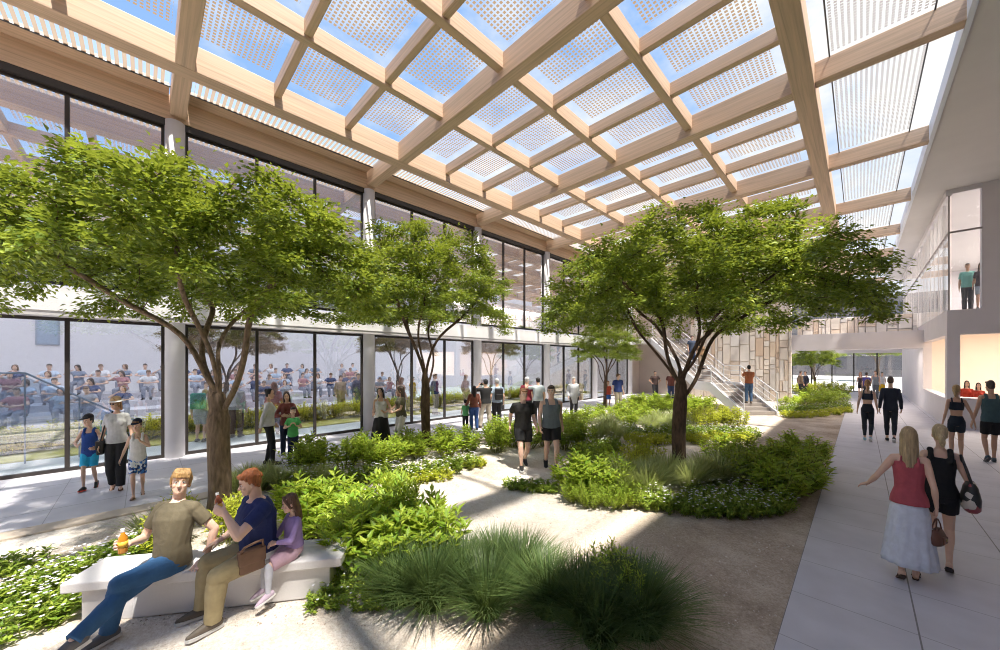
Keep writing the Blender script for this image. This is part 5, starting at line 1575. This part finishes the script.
MB().box((-.16, -.10, 0), (.16, .07, .46)).build('body', plain('purple_nylon', (0.06, 0.04, 0.22), .7), bz, False, .04)
MB().box((-.12, -.14, .04), (.12, -.09, .22)).build('pocket', plain('purple_nylon', (0.06, 0.04, 0.22), .7), bz, False, .02)
person('man in grey vest top standing near the far glass screen', at_d(875.5, 23.0), 225, 1.78, 'm', 'light', ('short', DRK),
    dict(top=('tank', (0.24, 0.26, 0.28), .012), bottom=('pants', (0.12, 0.13, 0.15), .012), shoe=('sneaker', BLKC, BLKC)), slim=0.75)
person('person in white shirt with yellow skirt near the right wall past the bridge', at_d(882, 23.4), 225, 1.68, 'f', 'light', ('short', DRK),
    dict(top=('tee', (0.7, 0.68, 0.66), .012), bottom=('skirt', (0.75, 0.45, 0.02), .008, .34, .03), shoe=('sneaker', BLKC, BLKC)), slim=0.75)
# --- running pair and couple on the right walk
person('woman in black cropped top and leggings with a long ponytail jogging away', at_d(867.5, 10.6), 48, 1.82, 'f', 'light', ('pony', (0.36, 0.20, 0.08)),
    dict(top=('crop', DKN, .008), bottom=('leggings', (0.018, 0.024, 0.035), .005, .92), shoe=('sneaker', (0.35, 0.55, 0.65), WHT)), vox=.0085, **walk(.5, 'L', .5), slim=0.74)
sl = None
person('man in navy long-sleeved top and running tights walking away', at_d(890.5, 10.5), 46, 1.92, 'm', 'light', ('short', (0.07, 0.045, 0.035)),
    dict(top=('long', DKN, .010, -.03), bottom=('leggings', (0.018, 0.024, 0.035), .006, .90), shoe=('sneaker', BLKC, WHT)), vox=.0085, **walk(.6, 'L', .5), slim=0.74)
person('blonde woman in black sports bra and shorts holding hands on the right walk', at_d(956.5, 8.45), 44, 1.80, 'f', 'tan', ('lowpony', (0.42, 0.28, 0.13)),
    dict(top=('crop', (0.012, 0.017, 0.028), .008), bottom=('briefs', (0.012, 0.02, 0.032), .007, .26), shoe=('sneaker', (0.06, 0.07, 0.09), WHT)), vox=.0075, head=(30, 0, 0),
    **{**walk(.55, 'L', .4), 'hands': {'R': dict(p=(.215, .03, .505), pole=(.3, -1, 0)), 'L': dict(p=(-.16, .03, .49))}}, slim=0.7)
person('man in teal tank top and black shorts holding hands on the right walk', at_d(991, 8.4), 40, 1.90, 'm', 'tan', ('short', (0.06, 0.04, 0.03)),
    dict(top=('tank', (0.055, 0.105, 0.115), .012, -.03), bottom=('shorts', (0.012, 0.012, 0.014), .014, .36), shoe=('sneaker', (0.03, 0.06, 0.08), (0.1, 0.1, 0.1))), vox=.0075, head=(-20, 0, 0),
    **{**walk(.4, 'R', .4), 'hands': {'L': dict(p=(-.195, .03, .485), pole=(-.3, -1, 0)), 'R': dict(p=(.16, .02, .49))}}, slim=0.7)
# --- the two women nearest on the right walk
pF, gF = person('blonde woman in rose camisole and long white skirt walking away', at_d(909, 3.86), 44, 1.64, 'f', 'light', ('longer', (0.40, 0.29, 0.16)),
    dict(top=('cami', (0.40, 0.075, 0.095), .009, -.02), bottom=('skirt', (0.62, 0.65, 0.74), .006, .475, .065), shoe=('sandal', (0.07, 0.035, 0.025))), vox=.0058,
    **{**walk(.55, 'R'), 'lean': 2, 'hands': {'L': dict(p=(-.245, .10, .575), dir=(-.55, .4, -.25), palm=(.2, 0, -1), curl=14, pole=(-.3, -1, -.3)), 'R': dict(p=(.155, .02, .505), dir=(0, .05, -1), curl=55)}}, slim=0.76)
def handbag(label, P, rz, col, name='handbag'):
    o = empty(name, P, rz); tag(o, label, 'handbag')
    m = plain('brown_leather', col, .5, var=.2, scale=12)
    mb = MB(); rings = []
    for z, w, d in ((0, .105, .05), (.02, .12, .06), (.08, .118, .055), (.13, .10, .035), (.15, .09, .022)):
        rings.append(ell_ring(Vector((0, 0, z)), Matrix.Identity(3), w, d, 0, 20, 3))
    mb.loft(rings).build('body', m, o, True)
    MB().box((-.05, -.068, .02), (.05, -.045, .09)).build('pocket', m, o, False, .008)
    for s in (-.02, .02):
        MB().tube([(-.06, s, .13), (-.052, s*.6, .20), (-.02, s*.2, .255), (.02, s*.2, .255), (.052, s*.6, .20), (.06, s, .13)], .006, 7).build('handle', m, o, True)
    MB().box((-.012, -.075, .05), (.012, -.066, .075)).build('buckle', plain('brass', (0.6, 0.45, 0.2), .3, metal=1, var=0), o)
    return o
hq = wpt(pF, gF, g_ := (gF.wr['R'] + gF.hand_dir['R']*.072)); handbag('brown leather handbag carried by the woman in the white skirt', (hq.x, hq.y, hq.z-.262), heading(44)+1.2, (0.13, 0.05, 0.03))
pG, gG = person('blonde woman in black sleeveless top and black shorts with a patterned bag', at_d(940, 4.06), 46, 1.63, 'f', 'light', ('lowpony', (0.50, 0.38, 0.22)),
    dict(top=('tank', (0.010, 0.010, 0.011), .010, -.01), bottom=('briefs', (0.010, 0.010, 0.012), .012, .24), shoe=('sandal', (0.04, 0.03, 0.03))), vox=.0058,
    **{**walk(.5, 'L'), 'lean': 2, 'hands': {'R': dict(p=(.185, .06, .50), pole=(.4, -1, 0)), 'L': dict(p=(-.15, -.02, .50))}}, slim=0.76)
m_, nt, b_, out_ = new_mat('diamond_fabric'); tc = N(nt, 'ShaderNodeTexCoord'); mp = N(nt, 'ShaderNodeMapping'); mp.inputs['Rotation'].default_value = (0.2, .785, 0.785); mp.inputs['Scale'].default_value = (16, 16, 16)
nt.links.new(tc.outputs['Object'], mp.inputs[0]); ck = N(nt, 'ShaderNodeTexVoronoi'); ck.inputs['Scale'].default_value = .9; nt.links.new(mp.outputs[0], ck.inputs['Vector'])
sc_ = N(nt, 'ShaderNodeSeparateColor'); nt.links.new(ck.outputs['Color'], sc_.inputs[0])
rp = ramp(nt, [(0, (0.02, 0.02, 0.02)), (.4, (0.55, 0.50, 0.46)), (.62, (0.30, 0.06, 0.07)), (.78, (0.03, 0.03, 0.03))], 'CONSTANT'); nt.links.new(sc_.outputs[0], rp.inputs[0]); nt.links.new(rp.outputs[0], b_.inputs['Base Color'])
sb = empty('shoulder_bag', wpt(pG, gG, (.165, -.05, .455)), heading(46)+PI/2); tag(sb, 'patterned slouchy shoulder bag on the woman in black', 'shoulder bag')
mb = MB(); rings = []
for z, w, d in ((0, .12, .045), (.03, .155, .065), (.14, .16, .07), (.26, .13, .05), (.31, .10, .03)):
    rings.append(ell_ring(Vector((0, 0, z)), Matrix.Identity(3), w, d, 0, 22, 2.6))
mb.loft(rings).build('body', m_, sb, True)
MB().tube([(-.09, 0, .29), (-.07, .035, .45), (0, .065, .585), (.07, .04, .45), (.09, 0, .29)], .012, 8).build('strap', BLACK, sb, True)

# --- at the counter and in the gallery
person('dark-haired woman in red top standing behind the counter, at left', (2.80, YC+1.3, .02), 230, 1.62, 'f', 'light', ('longer', BLK),
    dict(top=('long', (0.50, 0.045, 0.02), .012), bottom=('pants', BLKC, .010), shoe=('sneaker', BLKC, BLKC)), slim=0.75)
person('shorter dark-haired woman in red cardigan and white top behind the counter', (3.04, YC+1.15, .02), 230, 1.56, 'f', 'light', ('long', BLK),
    dict(top=('long', (0.48, 0.05, 0.025), .012), bottom=('pants', BLKC, .010), shoe=('sneaker', BLKC, BLKC)), slim=0.75)
person('man in mint shirt and grey trousers standing in the glazed gallery corner', at_d(967.5, 13.05, 4.2), 228, 1.74, 'm', 'tan', ('short', (0.10, 0.08, 0.07)),
    dict(top=('tee', (0.22, 0.50, 0.44), .014), bottom=('pants', (0.10, 0.10, 0.105), .014), shoe=('sneaker', BLKC, BLKC)), girth=1.1, slim=0.72)
person('person in dark patterned top beside the mint shirt in the gallery', (3.02, YC+.62, 4.2), 228, 1.66, 'f', 'tan', ('long', DRK),
    dict(top=('tee', (0.10, 0.08, 0.09), .012), bottom=('shorts', (0.35, 0.40, 0.45), .012, .4), shoe=('sneaker', BLKC, BLKC)), slim=0.72)
person('man in black vest looking out along the gallery glass', (2.62, 30.6, 4.2), 240, 1.76, 'm', 'light', ('short', BLK),
    dict(top=('tee', (0.05, 0.05, 0.055), .014), bottom=('pants', (0.30, 0.30, 0.32), .012), shoe=('sneaker', BLKC, BLKC)), slim=0.8)
person('woman in dark vest and pale trousers leaning by the gallery glass', (2.66, 28.2, 4.2), 230, 1.66, 'f', 'light', ('long', BRN),
    dict(top=('tank', (0.10, 0.10, 0.11), .012), bottom=('pants', (0.60, 0.58, 0.56), .012), shoe=('sneaker', BLKC, BLKC)), slim=0.8)

# --- inside the hall behind the glass
def hall(label, x, y, rz_deg, *a, **k):
    r_, g_ = person(label, (x, y, .03), 0, *a, **k); r_.rotation_euler[2] = math.radians(rz_deg); return r_, g_
hall('person in purple coat seen through the glass at the far left', -13.3, -2.95, 100, 1.60, 'f', 'light', ('long', (0.45, 0.25, 0.08)), dict(top=('long', (0.12, 0.07, 0.25), .014), bottom=('pants', BLKC, .01), shoe=('sneaker', BLKC, BLKC)), vox=.012)
hall('woman with long auburn hair in red and lilac seen through the glass', -13.3, 2.95, 80, 1.66, 'f', 'light', ('longer', (0.22, 0.07, 0.035)), dict(top=('long', (0.40, 0.08, 0.05), .012), bottom=('pants', (0.25, 0.22, 0.32), .012), shoe=('sneaker', BLKC, BLKC)), vox=.012)
hall('person in pale grey seen through the glass beside the near trunk', -13.6, 2.0, 60, 1.70, 'm', 'light', ('short', BLK), dict(top=('long', (0.42, 0.42, 0.42), .012), bottom=('pants', (0.16, 0.10, 0.07), .012), shoe=('sneaker', BLKC, BLKC)), vox=.012)
pk, gk = hall('person bending under a green backpack seen through the glass', -13.6, 1.15, 60, 1.55, 'm', 'light', ('short', (0.5, 0.35, 0.1)), dict(top=('tee', (0.45, 0.45, 0.47), .012), bottom=('shorts', (0.4, 0.4, 0.42), .012, .4), shoe=('sneaker', BLKC, BLKC)), vox=.012, lean=30)
bk = empty('backpack', wpt(pk, gk, (0, -.03, .62)), math.radians(60)); tag(bk, 'green and blue backpack seen through the glass', 'backpack')
MB().box((-.17, -.18, 0), (.17, .02, .46)).build('body', plain('green_nylon', (0.03, 0.30, 0.22), .7, var=.5, scale=5), bk, False, .05)
MB().box((-.12, -.22, .05), (.12, -.17, .24)).build('pocket', plain('green_nylon', (0.03, 0.30, 0.22), .7, var=.5, scale=5), bk, False, .02)
hall('person in tan coat seen through the glass behind the woman with a bun', -16.6, 6.3, -80, 1.70, 'm', 'light', ('short', DRK), dict(top=('coat', (0.36, 0.27, 0.18), .016, -.15), bottom=('pants', (0.2, 0.15, 0.1), .01), shoe=('sneaker', BLKC, BLKC)), vox=.012)
hall('person in navy coat seen through the glass beside the tan coat', -16.6, 7.1, -80, 1.76, 'm', 'light', ('short', DRK), dict(top=('coat', (0.04, 0.05, 0.12), .016, -.15), bottom=('pants', (0.1, 0.1, 0.15), .01), shoe=('sneaker', BLKC, BLKC)), vox=.012)
hall('child in yellow top seen through the glass left of the second column', -16.6, 10.0, -80, 1.50, 'k', 'light', ('short', DRK), dict(top=('tee', (0.70, 0.45, 0.02), .016), bottom=('shorts', (0.4, 0.12, 0.12), .014, .4), shoe=('sneaker', BLKC, BLKC)), vox=.012)
hall('man in navy jacket and beige trousers seen through the glass right of the laughing women', -13.4, 9.2, -60, 1.78, 'm', 'light', ('short', BRN), dict(top=('long', (0.03, 0.05, 0.14), .014), bottom=('pants', (0.45, 0.38, 0.28), .012), shoe=('sneaker', (0.1, 0.06, 0.04), BLKC)), vox=.012)
hall('woman in orange top seen through the glass between the laughing women', -13.5, 7.6, -80, 1.66, 'f', 'light', ('long', RED), dict(top=('cami', (0.42, 0.18, 0.10), .014), bottom=('pants', (0.3, 0.28, 0.26), .012), shoe=('sneaker', BLKC, BLKC)), vox=.012)
hall('person in pink blouse seen through the glass left of the third column', -13.8, 11.3, -80, 1.68, 'f', 'light', ('long', BRN), dict(top=('long', (0.50, 0.30, 0.26), .014), bottom=('pants', (0.35, 0.22, 0.18), .012), shoe=('sneaker', BLKC, BLKC)), vox=.012)
hall('person in brown shirt seen through the glass left of the third column', -13.7, 12.1, -80, 1.74, 'm', 'light', ('short', BRN), dict(top=('tee', (0.36, 0.20, 0.15), .014), bottom=('pants', (0.35, 0.25, 0.2), .012), shoe=('sneaker', BLKC, BLKC)), vox=.012)

# spectators on the hall steps: four built, the rest are copies in other colours
SEAT = dict(pz=.31, feet={'R': dict(p=(.07, .24, .0), pole=(.1, .5, 1)), 'L': dict(p=(-.07, .25, .0), pole=(-.1, .5, 1))})
TOPS = {'sky blue': (0.50, 0.58, 0.70), 'pale blue': (0.42, 0.52, 0.66), 'navy': (0.06, 0.09, 0.20), 'white': (0.70, 0.70, 0.73), 'grey': (0.34, 0.36, 0.42), 'dusty red': (0.42, 0.20, 0.22), 'slate': (0.20, 0.25, 0.34)}
protos = []
for i, (sx, hd, hr) in enumerate((('m', ('short', DRK), {}), ('f', ('long', DRK), {}), ('m', ('short', BRN), {}), ('f', ('bob', BRN), {}))):
    hands = ({'R': dict(p=(.07, .20, .44), pole=(1, -.5, 0)), 'L': dict(p=(-.07, .20, .44), pole=(-1, -.5, 0))} if i % 2 == 0 else
             {'R': dict(p=(.10, .16, .62), pole=(1, -.3, -.8), curl=45), 'L': dict(p=(-.05, .20, .46), pole=(-1, -.5, 0))})
    o, g = person('x', (0, 0, 0), 0, 1.70-.04*(i % 2), sx, 'light', hd, dict(top=('tee', (0.4, 0.4, 0.4), .014), bottom=('pants', (0.24, 0.26, 0.32), .012), shoe=('sneaker', BLKC, BLKC)), vox=.016,
                  lean=(4, 8, 14, 2)[i], head=((0, 15, -20, 25)[i], (0, 6, 10, -4)[i], 0), hands=hands, **SEAT)
    protos.append(o)
n_ = 0
rc = random.Random(3)
used = set()
for row in range(4):
    y = -6.5 + rc.uniform(0, .4)
    while y < 10.8:
        if rc.random() < .86:
            pi = n_ % 4
            if pi in used: o = copy_tree(protos[pi])
            else: o = protos[pi]; used.add(pi)
            cn = rc.choice(list(TOPS))
            o.location = (-19.2-1.5*row-.75, y, .15+.26*row); o.rotation_euler = (0, 0, -PI/2+rc.uniform(-.35, .35))
            tag(o, 'spectator in %s top seated on the hall steps behind the glass' % cn, 'person', 'spectators in %s on the hall steps' % cn)
            for ch in o.children:
                if ch.name.split('.')[0] == 't_shirt':
                    ch.material_slots[0].link = 'OBJECT'; ch.material_slots[0].material = cloth(TOPS[cn])
            n_ += 1
        y += rc.uniform(.62, .95)
assert len(used) == 4
print('spectators', n_)

# ------------------------------------------------------------------ light
def sun():
    l = bpy.data.lights.new('sun', 'SUN'); l.energy = SUN_E; l.angle = math.radians(1.6); l.color = (1.0, 0.93, 0.82)
    o = bpy.data.objects.new('sun', l); COL.objects.link(o)
    el = math.radians(SUN_EL); az = SUN_AZ   # direction light travels in plan
    d = Vector((math.cos(math.radians(az))*math.cos(el), math.sin(math.radians(az))*math.cos(el), -math.sin(el)))
    o.rotation_euler = d.to_track_quat('-Z', 'Y').to_euler(); o.location = (20, 0, 40)
SUN_E, SUN_EL, SUN_AZ = 8.4, 67.5, 168
sun()
def area(name, loc, sx, sy, power, col=(1, 0.86, 0.70), rot=(0, 0, 0)):
    l = bpy.data.lights.new(name, 'AREA'); l.shape = 'RECTANGLE'; l.size = sx; l.size_y = sy; l.energy = power; l.color = col
    o = bpy.data.objects.new(name, l); COL.objects.link(o); o.location = loc; o.rotation_euler = rot
area('counter_ceiling_light', (5.5, 23.2, 3.9), 5, 3.5, 420, (1, 0.90, 0.78))
area('gallery_ceiling_light', (4.4, 22.8, 8.4), 2.5, 3.5, 230, (1, 0.93, 0.86))
area('gallery_ceiling_light', (6, 32, 8.4), 4, 10, 800, (1, 0.93, 0.86))
area('passage_ceiling_light', (0, 28.3, 3.0), 3.5, 1.5, 60, (1, 0.92, 0.84))

w = bpy.data.worlds.new('sky'); SC.world = w; w.use_nodes = True; nt = w.node_tree
bg = nt.nodes['Background']
tc = N(nt, 'ShaderNodeTexCoord'); sp = N(nt, 'ShaderNodeSeparateXYZ'); nt.links.new(tc.outputs['Generated'], sp.inputs[0])
gr = ramp(nt, [(0.0, (0.78, 0.80, 0.84)), (0.12, (0.66, 0.78, 0.95)), (0.42, (0.34, 0.55, 0.92)), (1.0, (0.22, 0.44, 0.88))])
nt.links.new(sp.outputs[2], gr.inputs[0])
mp = N(nt, 'ShaderNodeMapping'); mp.inputs['Scale'].default_value = (1.0, 1.0, 2.0); mp.inputs['Location'].default_value = (.3, .2, .1)
nt.links.new(tc.outputs['Generated'], mp.inputs[0])
cn = N(nt, 'ShaderNodeTexNoise'); cn.inputs['Scale'].default_value = 2.4; cn.inputs['Detail'].default_value = 9; cn.inputs['Roughness'].default_value = .58
nt.links.new(mp.outputs[0], cn.inputs['Vector'])
cl = ramp(nt, [(0.52, (0, 0, 0)), (0.74, (1, 1, 1))])
# more cloud towards the far (+X +Y) end of the court
bias = math_node(nt, 'ADD', math_node(nt, 'MULTIPLY', sp.outputs[1], .24), math_node(nt, 'MULTIPLY', sp.outputs[0], .04))
nt.links.new(math_node(nt, 'ADD', cn.outputs['Fac'], bias), cl.inputs[0])
mx = N(nt, 'ShaderNodeMix'); mx.data_type = 'RGBA'
nt.links.new(cl.outputs[0], mx.inputs[0]); nt.links.new(gr.outputs[0], mx.inputs[6]); mx.inputs[7].default_value = (1.0, 0.99, 0.98, 1)
nt.links.new(mx.outputs[2], bg.inputs['Color']); bg.inputs['Strength'].default_value = .82

# ------------------------------------------------------------------ camera
cd = bpy.data.cameras.new('camera_view'); co_ = bpy.data.objects.new('camera_view', cd); COL.objects.link(co_)
co_.location = (0, 0, HC); co_.rotation_euler = (PI/2, 0, heading(0))
cd.sensor_width = 36; cd.lens = FPX/1000*36; cd.shift_y = (HZN-325)/1000; cd.clip_start = .05; cd.clip_end = 1500
SC.camera = co_
vs = SC.view_settings; vs.view_transform = 'Standard'; vs.look = 'None'; vs.exposure = 0.44; vs.gamma = 1; vs.use_curve_mapping = False
SC.cycles.max_bounces = 14; SC.cycles.transparent_max_bounces = 24; SC.cycles.diffuse_bounces = 4; SC.cycles.glossy_bounces = 4
SC.cycles.use_denoising = True; SC.cycles.filter_width = 1.05
SC.cycles.sample_clamp_indirect = 8
bpy.data.scenes.remove(TMP)
